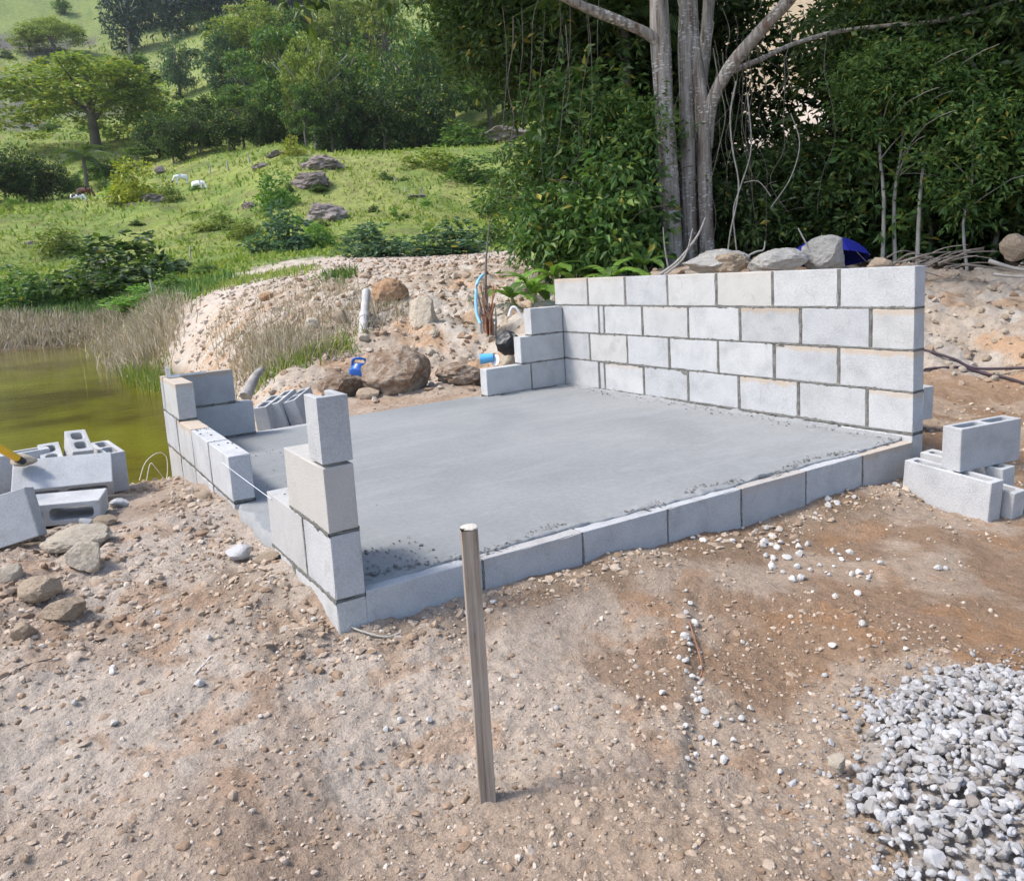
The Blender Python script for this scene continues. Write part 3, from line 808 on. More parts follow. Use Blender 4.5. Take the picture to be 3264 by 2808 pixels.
# ---------------------------------------------------------------- cement floor
def build_slab():
    nu, nv = 210, 200
    s = np.linspace(0, 1, nu); t = np.linspace(0, 1, nv)
    Sg, Tg = np.meshgrid(s, t)
    vmin = .034 + .030 * fbm(Sg * 28, Sg * 0, 4, 101) + .012
    vmax = V_ - .075 + .02 * fbm(Sg * 10, Sg * 0 + 3, 3, 102)
    vmax = np.where((Sg > .30) & (Sg < .72), V_ + .005 + .02 * fbm(Sg * 12, Sg * 0 + 5, 3, 108), V_ - .085)
    vv = vmin + (vmax - vmin) * Tg
    door = smooth(.60, .66, vv) * (1 - smooth(1.17, 1.23, vv))
    umin = .084 - door * (.075 + .04 * fbm(vv * 9, vv * 0, 4, 103))
    umax = U_ - .0204 * vv - .084
    uu = umin + (umax - umin) * Sg
    z = (-.0005 - .0085 * uu) * (1 - vv / V_) + .008 * (vv / V_) + .002
    z += .006 * fbm(uu * 1.7, vv * 1.7, 3, 104)
    rough = np.exp(-((vv - vmin) / .06) ** 2) + 1.0 * np.exp(-((umax - uu) / .09) ** 2) + .7 * np.exp(-((vv - V_ + .09) / .05) ** 2) * (uu > 2.05) + .5 * np.exp(-((uu - umin) / .05) ** 2)
    n = fbm(uu * 13, vv * 13, 5, 105); n2 = fbm(uu * 70, vv * 70, 3, 106)
    z += np.clip(rough, 0, 1.2) * (np.maximum(0, n + .0) * .055 + n2 * .014)
    z += .0012 * fbm(uu * 30, vv * 30, 3, 107)
    z = z + .014 * np.exp(-((umax - uu) / .02) ** 2)
    top = np.stack([uu, vv, z], -1).reshape(-1, 3)
    i = np.arange(nv - 1)[:, None]; j = np.arange(nu - 1)[None]
    F = np.stack([i * nu + j, i * nu + j + 1, (i + 1) * nu + j + 1, (i + 1) * nu + j], -1).reshape(-1, 4)
    ring = np.concatenate([np.arange(nu), np.arange(1, nv) * nu + nu - 1, (nv - 1) * nu + np.arange(nu - 2, -1, -1), np.arange(nv - 2, 0, -1) * nu])
    low = top[ring].copy(); low[:, 2] -= .10
    b = len(top); k = len(ring)
    F2 = np.array([(ring[(q + 1) % k], ring[q], b + q, b + (q + 1) % k) for q in range(k)])
    low[:, 2] = np.where(low[:, 1] < .09, top[ring][:, 2] - .012, low[:, 2])
    me = mesh_np('cement_floor', np.concatenate([top, low]), [F, F2], True)
    return tag(ob('cement_floor', me, M_SLAB), 'smooth wet grey cement floor slab inside the block walls', 'floor', kind='structure')
build_slab()

def scatter_mesh(name, pts, size, sub=1, seed=1, flat=.7, mat=None):
    bv, bf = ico(sub)
    N = len(pts); nb = len(bv)
    r2 = np.random.default_rng(seed)
    q = r2.normal(size=(N, 4)); q /= np.linalg.norm(q, axis=1)[:, None]
    w_, x_, y_, z_ = q.T
    R = np.stack([np.stack([1 - 2 * (y_ * y_ + z_ * z_), 2 * (x_ * y_ - z_ * w_), 2 * (x_ * z_ + y_ * w_)], -1),
                  np.stack([2 * (x_ * y_ + z_ * w_), 1 - 2 * (x_ * x_ + z_ * z_), 2 * (y_ * z_ - x_ * w_)], -1),
                  np.stack([2 * (x_ * z_ - y_ * w_), 2 * (y_ * z_ + x_ * w_), 1 - 2 * (x_ * x_ + y_ * y_)], -1)], 1)
    jit = 1 + (r2.uniform(-.42, .34, (N, nb)) if sub == 1 else r2.uniform(-.16, .14, (N, nb)))
    if sub > 1:
        for _ in range(4):
            cn = unit(r2.normal(size=(N, 1, 3))); kk = (bv[None] * cn).sum(-1) * jit
            jit = np.where(kk > .62, jit * .62 / np.maximum(kk, .62), jit)
    an = r2.uniform(.5, 1.25, (N, 1, 3))
    V = bv[None] * jit[:, :, None] * an
    V = np.einsum('nij,nkj->nki', R, V)
    V[:, :, 2] *= flat
    V = V * np.asarray(size)[:, None, None] + np.asarray(pts)[:, None, :]
    F = (bf[None] + (np.arange(N) * nb)[:, None, None]).reshape(-1, 3)
    me = mesh_np(name, V.reshape(-1, 3), [F])
    add_attr(me, 'rnd', np.repeat(r2.random(N), len(bf)))
    return me
# crumbs of mortar along the edges of the floor
cp = []; cs = []
for _ in range(1100):
    k = random.random()
    if k < .62:
        u = random.uniform(.1, 2.85)
        if vn(np.array([u * 5.0]), np.array([.5]), 88)[0] < .38: continue
        v = .055 + .03 * math.sin(u * 9) + abs(random.gauss(0, .022))
    elif k < .86: v = random.uniform(.05, 2.6); u = U_ - .0204 * v - .092 - abs(random.gauss(0, .06))
    elif k < .95: u, v = random.uniform(.1, .4), random.uniform(.05, .35)
    else: u, v = random.uniform(.1, .5), random.uniform(.7, 2.2)
    cp.append((u, v, (-.0085 * u) * (1 - v / V_) + .008 * v / V_ + .006)); cs.append(random.uniform(.002, .0055) if random.random() < .94 else .009)
tag(ob('mortar_crumbs', scatter_mesh('mortar_crumbs', cp, cs, 1, 3, .5), M_CRUMB), 'crumbs of grey mortar scattered on the floor edges', 'mortar crumbs', kind='stuff')
# lumps of spilled mortar on top of the low left wall and on the pillar step
sp_ = []; ss = []
for _ in range(34):
    if random.random() < .6: sp_.append((random.uniform(.01, .08), random.uniform(1.35, 2.0), .212)); 
    elif random.random() < .5: sp_.append((random.uniform(.03, .075), random.uniform(.42, .60), .186))
    else: sp_.append((random.uniform(.36, .42), random.uniform(2.7, 2.78), .216))
    ss.append(random.uniform(.003, .008))
tag(ob('mortar_lumps', scatter_mesh('mortar_lumps', sp_, ss, 1, 4, .45), M_MORTAR), 'dabs of spilled mortar on top of the low block courses', 'mortar', kind='stuff')

# ---------------------------------------------------------------- loose blocks
D2R = math.radians
def loose(me, loc, rd, label, group='loose concrete blocks'):
    o = ob('concrete_block', me, None, None, loc, tuple(D2R(a) for a in rd))
    return tag(o, label, 'concrete block', group)
loose(ME_HOLLOW, (2.677, -.294, -.163), (-.8, 3.9, -93), 'loose hollow block standing nearest the tall wall end under another block')
loose(ME_HOLLOW, (2.856, -.33, .024), (1.1, .4, -8.5), 'loose hollow block resting crosswise on top of the right hand blocks')
loose(ME_HOLLOW, (2.783, -.33, -.215), (0, 5.5, -92), 'loose hollow block sunk lower between the two right hand blocks')
loose(ME_HOLLOW, (2.90, -.24, -.165), (1.5, 1.0, -95), 'loose hollow block at the right edge beyond the sunken one')
loose(ME_HOLLOW, (-.638, 1.566, .043), (90.7, 2.5, -14.2), 'loose block lying on its side with both cells open to view')
loose(ME_HOLLOW, (-.568, 1.90, .095), (123.9, 3.2, -6), 'loose block tilted broad face up on the left pile')
loose(ME_HOLLOW, (-.872, 1.37, .065), (-14, -12, -17), 'loose block leaning at the left edge in front of the pile')
loose(ME_HOLLOW, (-.80, 2.18, .10), (0, 0, 8), 'loose block standing upright at the back left of the pile')
loose(ME_HALF, (-.60, 2.19, .085), (-1, -20.7, 92.8), 'tilted half block with its back to the pond')
loose(ME_HALF, (-.49, 2.14, .135), (4, -24, 95), 'topmost tilted half block showing its open cells')
loose(ME_HOLLOW, (-.36, 2.22, .055), (0, 0, 95), 'loose block end peeping out behind the tilted block')
loose(ME_HOLLOW, (.818, 3.208, .045), (-11, -5, 56), 'middle one of the blocks leaning behind the floor edge')
loose(ME_HOLLOW, (.93, 3.20, .045), (-14, -4, 56), 'rightmost block leaning behind the floor edge')
loose(ME_HOLLOW, (.705, 3.15, .035), (-5, -3, 58), 'leftmost leaning block next to the back wall stack')
loose(ME_HOLLOW, (3.714, .586, .005), (1, -1, 84.5), 'loose block standing half hidden behind the tall wall end')

# ---------------------------------------------------------------- rocks
_rk = {}
def rock_mesh(seed, sub=3, cuts=7, rough=.16, name='rock'):
    key = (seed, sub, cuts, rough)
    if key in _rk: return _rk[key]
    V, F = ico(sub)
    V = V.copy()
    r2 = np.random.default_rng(seed)
    V *= (1 + rough * 2.2 * fbm(V[:, 0] * 1.3 + seed, V[:, 1] * 1.3, 3, seed, V[:, 2] * 1.3))[:, None]
    for _ in range(cuts):
        nn = r2.normal(size=3); nn /= np.linalg.norm(nn)
        d = r2.uniform(.55, .9)
        k = V @ nn
        V = V - np.where(k > d, (k - d) * .92, 0)[:, None] * nn
    V *= (1 + rough * 1.5 * fbm(V[:, 0] * 4 + seed, V[:, 1] * 4, 4, seed + 3, V[:, 2] * 4) + rough * .35 * fbm(V[:, 0] * 14 + seed, V[:, 1] * 14, 2, seed + 5, V[:, 2] * 14))[:, None]
    V /= np.abs(V).max(0)[None]
    me = mesh_np(name, V, [F])
    _rk[key] = me
    return me
_rkm = {}
def rock_obj(name, seed, mat, loc, scale, rz=0.0, sub=3, cuts=7, rough=.16, tilt=0.0):
    key = (seed, sub, mat.name, cuts, rough)
    if key not in _rkm:
        me = rock_mesh(seed, sub, cuts, rough).copy()
        me.materials.append(mat)
        _rkm[key] = me
    return ob(name, _rkm[key], None, None, loc, (tilt, tilt * .6, rz), scale)
def boulder(x, yb, wpx, hpx, mat, label, seed, sub=4, r=None, sink=.25, cuts=7, rough=.16, depth=.8, cat='boulder', group=None, name='boulder'):
    if r is None: p, r = at(x, yb)
    else:
        p = P(x, yb, r)
    k = px_size(r * math.hypot(1, (x - 1036) * S / FPX) ** 0)
    wd, ht = wpx * k / 2 * .95, hpx * k / 2
    z = p[2] + ht * (1 - sink)
    o = rock_obj(name, seed, mat, (p[0], p[1], z), (wd, wd * depth, ht * 1.12), seed * 1.3 if False else -.56 + (seed % 5 - 2) * .06, sub, cuts, rough)
    return tag(o, label, cat, group)
boulder(806, 793, 148, 106, R_BROWN, 'largest earthy brown boulder just behind the cement floor', 11, rough=.2, cuts=5)
boulder(690, 806, 96, 58, R_BROWN, 'rounded earthy boulder left of the blue jug', 12, rough=.2, cuts=4)
boulder(935, 774, 115, 52, R_BROWN, 'low flat boulder leaning right of the largest boulder', 13, rough=.22, cuts=6)
boulder(747, 808, 54, 24, R_TAN, 'small tan rock at the foot of the largest boulder', 14, 3)
boulder(860, 668, 72, 66, R_PALE, 'pale angular boulder standing on the stony bank', 15, cuts=10, sink=.1)
boulder(790, 612, 80, 52, R_RED, 'red earth boulder on the bank beside the grey pipe', 16, cuts=5)
boulder(692, 658, 36, 32, R_TAN, 'square tan rock on the bank left of the grey pipe', 17, 3, cuts=9)
boulder(725, 592, 48, 16, R_PALE, 'flat pale stone lying at the head of the grey pipe', 18, 3, cuts=9)
boulder(632, 668, 34, 26, R_PALE, 'pale rock half sunk low in the left bank', 19, 3)
boulder(540, 610, 30, 20, R_RED, 'rusty rock on the crest of the left bank', 20, 3)
boulder(1030, 752, 32, 44, R_PALE, 'white rock tucked behind the stepped stub wall', 21, 3, r=6.35)
boulder(310, 917, 40, 22, R_RED, 'reddish clod at the foot of the low wall near the pond', 22, 3)
boulder(178, 1157, 78, 62, R_PALE, 'pale yellow broken rock on the left rubble', 23, cuts=9)
boulder(160, 1108, 130, 44, R_PALE, 'wide flat tan rock on the left rubble below the blocks', 24, cuts=8)
boulder(85, 1215, 85, 48, R_TAN, 'sloping tan rock low on the left rubble', 25, cuts=8)
boulder(140, 1250, 92, 40, R_TAN, 'brown crumbly rock under the left rubble rocks', 26, rough=.22)
boulder(48, 1292, 46, 34, R_TAN, 'small tan rock at the lower end of the left rubble', 27, 3)
boulder(20, 1178, 50, 40, R_PALE, 'pale rock cut by the left picture edge', 28, 3)
boulder(176, 1068, 30, 22, R_GRAVEL, 'small grey chunk under the lying hollow block', 29, 3)
boulder(214, 1066, 56, 22, R_TAN, 'tan flat rock right of the grey chunk by the blocks', 30, 3)
boulder(243, 1028, 40, 22, R_GRAVEL, 'grey broken block chunk beside the tilted block', 31, 3, cuts=10)
boulder(485, 1130, 62, 28, R_GRAVEL, 'flat lump of set mortar on the path by the pillar', 32, 3, rough=.1)
boulder(540, 1135, 62, 18, R_TAN, 'long thin stone between mortar lump and pillar', 33, 3, cuts=10)
boulder(415, 1015, 34, 22, R_TAN, 'small round stone at the end of the low wall', 34, 3)
boulder(1447, 553, 140, 46, R_GREY, 'pale boulder with soil on it behind the tall wall left', 35, r=8.3, rough=.2, sink=.1)
boulder(1475, 553, 80, 42, R_TAN, 'heap of tan soil against the pale boulder', 36, r=8.15, rough=.3, cuts=0, sink=.1)
boulder(1578, 552, 118, 46, R_GREY, 'white craggy boulder in the middle behind the tall wall', 37, r=8.2, cuts=9, sink=.1)
boulder(1672, 547, 96, 66, R_GREY, 'tall grey boulder in front of the blue umbrella', 38, r=8.4, cuts=9, sink=.05)
boulder(1778, 547, 46, 26, R_TAN, 'small tan rock right of the umbrella boulder', 39, 3, r=8.3)
boulder(2060, 520, 60, 44, R_TAN, 'large tan rock at the right edge of the dirt pile', 40, r=9.3)
boulder(1695, 1560, 44, 36, R_PALE, 'white sharp stone at the edge of the gravel heap', 41, 3, cuts=10)
# dark outcrops on the pasture
for i, (x, yb, wp, hp, lab) in enumerate([
    (655, 345, 120, 45, 'dark rock ledge below the knoll bushes'), (632, 378, 90, 50, 'grey brown sloping outcrop on the knoll'),
    (655, 445, 105, 70, 'brown outcrop with a pale vertical face on the knoll'), (796, 302, 60, 48, 'dark upright rock between two bushes on the knoll top'),
    (1030, 285, 150, 50, 'broad bare rock dome behind the hanging vines'), (560, 318, 50, 22, 'small dark rock on the upper left of the knoll'),
    (530, 345, 46, 22, 'low dark rock left of the rock ledge'), (240, 412, 46, 28, 'boulder left of the yellow green tree'),
    (312, 412, 80, 30, 'long boulder right of the yellow green tree'), (375, 408, 34, 18, 'small boulder right of the long boulder'),
    (506, 422, 42, 26, 'grey rock left of the lime bush'), (816, 342, 26, 16, 'round rock on the open knoll slope'), (840, 402, 50, 14, 'flat rock low on the right pasture'),
    (270, 425, 22, 24, 'grey stump like stone below the yellow green tree'), (200, 540, 60, 22, 'dark rock above the big dark bush'), (60, 500, 30, 16, 'small dark rock low on the left pasture'),
    (70, 480, 26, 12, 'flat dark stone on the left pasture'), (325, 350, 24, 20, 'dark stone near the grazing cows'), (370, 605, 30, 22, 'pale rock on the near end of the pond bank')]):
    boulder(x, yb, wp, hp * .8, R_DARK if i < 18 else R_PALE, lab, 50 + i, 4, cuts=8, rough=.42, sink=.62)
# small stones
R_CHIP = mat_rock('white_chip', [(0.42, 0.39, 0.355), (0.55, 0.525, 0.495), (0.66, 0.645, 0.625)], 3, .4)
stone_vars = [(s_, m_) for s_ in (71, 72, 73, 74) for m_ in (R_PALE, R_TAN)]
def stone(x, y, z, rad, var, label, group):
    sd_, mt_ = stone_vars[var % 8] if 'chip' not in label else (71 + var % 4, R_CHIP)
    o = rock_obj('stone', sd_, mt_, (x, y, z + rad * .25), (rad * random.uniform(.8, 1.2), rad * random.uniform(.7, 1.1), rad * random.uniform(.55, .9)), random.uniform(0, 6.28), 2, 7, .16, random.uniform(-.3, .3))
    tag(o, label, 'stone', group)
for _ in range(120):
    x = random.uniform(400, 1060); y = random.uniform(556, 735)
    p, r = at(x, y)
    if r > 17 or r < 6.6: continue
    stone(p[0], p[1], gz(p[0], p[1]), px_size(r) * (random.uniform(3, 7) if random.random() < .8 else random.uniform(8, 13)), random.randrange(8), 'small loose rock lying %s' % ('on the bank above the leaning blocks' if x < 640 else 'on the bank around the grey pipe' if x < 860 else 'on the bank left of the banana plants'), 'small rocks on the bank')
for _ in range(46):
    x = random.uniform(1890, 2090); y = random.uniform(560, 800)
    p, r = at(x, y)
    stone(p[0], p[1], gz(p[0], p[1]), px_size(r) * random.uniform(3, 9), random.randrange(8), 'small loose rock on the dirt pile right of the tall wall', 'small rocks on the right dirt pile')
path = spline([(1402, 1225), (1388, 1290), (1402, 1345), (1395, 1385), (1425, 1430), (1430, 1490), (1425, 1545)], 46)
pts = [(q[0] + random.gauss(0, 14 if q[1] < 1370 else 34), q[1] + random.gauss(0, 12)) for q in path]
pts += [(random.gauss(1560, 38), random.gauss(1110, 22)) for _ in range(16)] + [(random.gauss(1650, 60), random.gauss(1150, 26)) for _ in range(18)] + [(random.gauss(1800, 60), random.gauss(1160, 20)) for _ in range(10)]
pts += [(random.uniform(760, 1850), random.uniform(1260, 1560)) for _ in range(16)] + [(random.uniform(20, 640), random.uniform(1150, 1560)) for _ in range(18)]
pts += [(random.uniform(760, 1830), 0) for _ in range(16)]
for (x, y) in pts:
    if y == 0: u = random.uniform(.2, 2.9); v = -random.uniform(.02, .14); pz_ = gz(u, v); p = (u, v); r = math.hypot(u - CAM[0], v - CAM[1])
    else: p, r = at(x, y); pz_ = gz(p[0], p[1])
    stone(p[0], p[1], pz_ + .003, px_size(r) * random.uniform(3.5, 9.5), random.choice((0, 2, 4, 6, 0, 2, 3)), ('whitish stone chip at the foot of the front block course' if y == 0 else 'whitish stone chip in the trail right of the wooden stake' if 1330 < x < 1480 and y > 1180 else 'whitish stone chip strewn between front course and gravel heap' if x > 1480 else 'whitish stone chip on the pale trodden earth at left' if x < 760 else 'whitish stone chip on the brown earth around the wooden stake'), 'stone chips on the foreground earth')

def mat_rnd(name, cols, scale=60, rough=.95):
    mt, n, b = mat_new(name)
    a_ = nd(n, 'ShaderNodeAttribute', attribute_name='rnd')
    c = ramp(n, a_.outputs['Fac'], [(i / (len(cols) - 1), c_) for i, c_ in enumerate(cols)])
    v = coords(n)
    c = mixc(n, 1.0, c, ramp(n, noise(n, scale, 4, .6, v), [(.3, .78), (.7, 1.15)]), 'MULTIPLY')
    n.links.new(c, b.inputs['Base Color'])
    b.inputs['Roughness'].default_value = rough
    b.inputs['Specular IOR Level'].default_value = .15
    bump(n, b, noise(n, scale * 2, 4, .6, v), .4, .004)
    return mt
# crumbled soil
N = 40000
rr = np.exp(rng.uniform(math.log(1.15), math.log(6.2), N)); aa = azc + np.radians(rng.uniform(-42, 42, N))
cx_ = CAM[0] + np.sin(aa) * rr; cy_ = CAM[1] + np.cos(aa) * rr
den = fbm(cx_ * 2.2, cy_ * 2.2, 3, 201) + .5
rubb = np.exp(-(((cx_ + .75) / .5) ** 2 + ((cy_ - .8) / .6) ** 2)) + np.exp(-((cx_ + .12) / .1) ** 2) * (cy_ > -.2) * (cy_ < 2.9) + np.exp(-((cy_ + .1) / .09) ** 2) * (cx_ > -.1) * (cx_ < 3)
comp_ = smooth(.38, .62, fbm(cx_ * 1.1, cy_ * 1.1, 3, 53) + .5)
keep = (rng.random(N) < np.clip(smooth(.4, .65, den) * .18 + comp_ * .6 + .015 + rubb, 0, 1)) & ~((cx_ > -.005) & (cx_ < 2.97) & (cy_ > -.005) & (cy_ < 2.8))
cx_, cy_, rr, rubb = cx_[keep], cy_[keep], rr[keep], rubb[keep]
cz_ = ground_z(cx_, cy_)
sz = (.0013 + .0055 * rng.random(len(cx_)) ** 3.2) * (.6 + rr * .33) * (1 + 1.1 * rubb * rng.random(len(cx_)))
tag(ob('soil_crumbs', scatter_mesh('soil_crumbs', np.stack([cx_, cy_, cz_ + sz * .2], 1), sz, 1, 9, .75), mat_rnd('crumbled_soil', [(.22, .145, .095), (.33, .245, .175), (.39, .30, .225), (.42, .335, .26), (.44, .36, .285), (.52, .46, .39)])), 'crumbs of dry earth covering the foreground', 'soil', kind='stuff')
N = 5200
rr = np.exp(rng.uniform(math.log(1.2), math.log(6.0), N)); aa = azc + np.radians(rng.uniform(-42, 42, N))
cx_ = CAM[0] + np.sin(aa) * rr; cy_ = CAM[1] + np.cos(aa) * rr
comp_ = smooth(.42, .62, fbm(cx_ * 1.1, cy_ * 1.1, 3, 53) + .5)
rubb = np.exp(-(((cx_ + .75) / .5) ** 2 + ((cy_ - .8) / .6) ** 2)) + np.exp(-((cx_ + .12) / .1) ** 2) * (cy_ > -.2) * (cy_ < 2.9) + np.exp(-((cy_ + .1) / .09) ** 2) * (cx_ > -.1) * (cx_ < 3)
keep = (rng.random(N) < np.clip(comp_ * .55 + rubb, .01, 1)) & ~((cx_ > -.02) & (cx_ < 2.98) & (cy_ > -.02) & (cy_ < 2.82))
cx_, cy_, rr, rubb = cx_[keep], cy_[keep], rr[keep], rubb[keep]
sz = (.005 + .011 * rng.random(len(cx_)) ** 2) * (.65 + rr * .22) * (1 + .6 * rubb)
tag(ob('earth_clods', scatter_mesh('earth_clods', np.stack([cx_, cy_, ground_z(cx_, cy_) - sz * .12], 1), sz, 2, 19, .6), mat_rnd('earth_clod', [(.22, .15, .10), (.29, .21, .15), (.34, .26, .195), (.41, .335, .27)], 90)), 'half sunk clods of earth in the broken foreground soil', 'soil', kind='stuff')
N = 9000
rr = np.exp(rng.uniform(math.log(6.3), math.log(32), N)); aa = azc + np.radians(rng.uniform(-26, 40, N)); aa = np.where(rr > 16, azc + np.radians(rng.uniform(-24, 2, N)), aa); rr = np.where((rr > 16) & (rng.random(N) < .5), rr * .45, rr)
cx_ = CAM[0] + np.sin(aa) * rr; cy_ = CAM[1] + np.cos(aa) * rr
cz_ = ground_z(cx_, cy_)
sz = (.010 + .045 * rng.random(N) ** 4) * (np.minimum(rr, 16) / 9)
k = cz_ > -1.1
tag(ob('bank_rubble', scatter_mesh('bank_rubble', np.stack([cx_, cy_, cz_ + sz * .2], 1)[k], sz[k], 1, 10, .8), mat_rnd('bank_rubble', [(.25, .165, .105), (.34, .26, .195), (.40, .325, .26), (.48, .42, .355)], 20)), 'broken earth and pebbles covering the spoil bank', 'rubble', kind='stuff')
# gravel heap in the lower right corner
G0, _ = at(2360, 1690)
edge_r = [math.hypot(*(at(x, y)[0] - G0)[:2]) for x, y in ((1750, 1500), (1860, 1400), (1970, 1320))]
GR = sum(edge_r) / 3
N = 6500
q = GR * np.sqrt(rng.random(N)) * 1.0; th = rng.uniform(0, 2 * math.pi, N)
q = q * (1 + .12 * np.sin(th * 5) + .07 * np.sin(th * 11 + 1)); q = q * np.where(rng.random(N) < .12, rng.uniform(1, 1.35, N), 1)
gx_ = G0[0] + q * np.cos(th); gy_ = G0[1] + q * np.sin(th)
f_ = np.clip(1 - q / GR, 0, 1)
gz_ = ground_z(gx_, gy_) + .20 * f_ + rng.random(N) * .012 * np.minimum(1, f_ * 6)
sz = rng.uniform(.0065, .013, N) * np.where(rng.random(N) < .2, 1.35, 1)
keep = rng.random(N) < np.clip(f_ * 8 + .3, 0, 1)
gp = np.stack([gx_, gy_, gz_ + .004], 1)[keep]; gs = sz[keep]
q = GR * np.sqrt(rng.random(3500)) * rng.uniform(.8, 1.3, 3500); th = rng.uniform(0, 2 * math.pi, 3500)
fx_ = G0[0] + q * np.cos(th); fy_ = G0[1] + q * np.sin(th)
gp = np.concatenate([gp, np.stack([fx_, fy_, ground_z(fx_, fy_) + .20 * np.clip(1 - q / GR, 0, 1) + .002], 1)]); gs = np.concatenate([gs, rng.uniform(.0025, .006, 3500)])
tag(ob('gravel', scatter_mesh('gravel', gp, gs, 2, 12, .8), mat_rnd('gravel_stone', [(.20, .175, .155), (.28, .265, .255), (.32, .315, .315), (.36, .355, .36), (.42, .415, .42)], 40)), 'heap of pale grey crushed gravel in the right foreground', 'gravel', kind='stuff')
gm, gf = ico(4)
u_ = np.concatenate([np.zeros((1, 2)), np.array([(k_ / 14 * math.cos(t_), k_ / 14 * math.sin(t_)) for k_ in range(1, 15) for t_ in np.linspace(0, 2 * math.pi, 40, endpoint=False)])])
hx = G0[0] + u_[:, 0] * GR * .97; hy = G0[1] + u_[:, 1] * GR * .97
hz = ground_z(hx, hy, False) + .20 * np.clip(1 - np.hypot(u_[:, 0], u_[:, 1]) * .97, 0, 1) - .006 - .03 * smooth(.85, 1, np.hypot(u_[:, 0], u_[:, 1]))
HF = [(0, 1 + j, 1 + (j + 1) % 40) for j in range(40)]
HQ = [(1 + k_ * 40 + j, 1 + (k_ + 1) * 40 + j, 1 + (k_ + 1) * 40 + (j + 1) % 40, 1 + k_ * 40 + (j + 1) % 40) for k_ in range(13) for j in range(40)]
gb = ob('gravel_bed', mesh_np('gravel_bed', np.stack([hx, hy, hz], 1), [np.array(HF), np.array(HQ)], True), plain('gravel_fines', (.27, .235, .205), .95, .3, 60, .8, 90))
tag(gb, 'fine grey grit under the gravel heap', 'gravel', kind='stuff')

# ---------------------------------------------------------------- foliage
def unit(v): return v / (np.linalg.norm(v, axis=-1, keepdims=True) + 1e-9)
def leaves(name, pos, size, r2, asp=.42, up=.7, droop=.3, out=None, fold=.22, mat=None, heart=False):
    N = len(pos)
    size = np.broadcast_to(np.asarray(size, float), (N,))
    ax_ = r2.normal(size=(N, 3)); ax_[:, 2] *= .5
    if out is not None: ax_ = unit(ax_) + out * .9
    ax_[:, 2] -= droop
    ax_ = unit(ax_)
    nm = r2.normal(size=(N, 3)) * (1 - up) + np.array([0, 0, 1.0]) * up
    rt = unit(np.cross(ax_, nm)); nm = unit(np.cross(rt, ax_))
    s = size[:, None]
    b = pos; t = pos + ax_ * s - nm * s * .08
    m_ = pos + ax_ * s * (.36 if heart else .45)
    w = s * asp / 2
    R = m_ + rt * w + nm * s * fold * asp; L = m_ - rt * w + nm * s * fold * asp
    V = np.stack([b, R, t, L], 1).reshape(-1, 3)
    F = np.arange(N * 4).reshape(-1, 4)
    me = mesh_np(name, V, [F])
    add_attr(me, 'rnd', r2.random(N))
    if mat: me.materials.append(mat)
    return me
def crown_pts(r2, K, M, shape, crad, flat=.55, shell=.6):
    """cluster centres in a lumpy volume given by shape(u) -> points, then leaves about each"""
    c = shape(r2, K)
    p = r2.normal(size=(K, M, 3)); p = unit(p) * (r2.random((K, M, 1)) ** (1 / 3))
    cr = crad * r2.uniform(.6, 1.4, (K, 1, 1))
    p = p * cr * np.array([1, 1, flat])
    out = unit(p.reshape(-1, 3))
    return (c[:, None] + p).reshape(-1, 3), out
def sh_round(r2, K):
    p = unit(r2.normal(size=(K, 3))) * (r2.random((K, 1)) ** .45)
    p[:, 2] = p[:, 2] * .5 + .5
    k = 1 + .35 * np.sin(np.arctan2(p[:, 1], p[:, 0]) * 3 + 1.3)[:, None] * .5
    return p * np.array([.45, .45, .9]) * k + np.array([0, 0, .05])
def sh_umbrella(r2, K):
    a = r2.uniform(0, 6.283, K); q = np.sqrt(r2.random(K)) * .48
    lobe = 1 + .12 * np.sin(a * 5)
    z = .97 - 1.35 * q ** 2 - r2.random(K) ** 1.25 * .48
    return np.stack([q * np.cos(a) * lobe, q * np.sin(a) * lobe, z], 1)
def sh_tier(r2, K):
    lv = r2.integers(0, 4, K)
    a = r2.uniform(0, 6.283, K); q = np.sqrt(r2.random(K)) * (.48 - .07 * lv)
    off = np.array([[.0, .0], [.12, -.05], [-.12, .04], [.03, .02]])[lv]
    return np.stack([q * np.cos(a) + off[:, 0], q * np.sin(a) + off[:, 1], .34 + lv * .19 + r2.normal(size=K) * .035 - q * .12], 1)
def sh_bush(r2, K):
    p = unit(r2.normal(size=(K, 3))) * (r2.random((K, 1)) ** .5)
    p[:, 2] = np.abs(p[:, 2])
    return p * np.array([.46, .46, .85])
_pc = {}
def crown_mesh(kind, mat, var, K, M, leaf, crad, flat, up=.75):
    key = (kind, mat.name, var)
    if key not in _pc:
        r2 = np.random.default_rng(hash((kind, var)) % 9999 if False else (len(kind) * 131 + var * 17))
        sh = {'round': sh_round, 'umbrella': sh_umbrella, 'tier': sh_tier, 'bush': sh_bush}[kind]
        p, o_ = crown_pts(r2, K, M, sh, crad, flat)
        _pc[key] = leaves('crown', p, leaf * r2.uniform(.6, 1.4, len(p)), r2, .55, up, .15, o_, mat=mat)
    return _pc[key]
_pt = {}
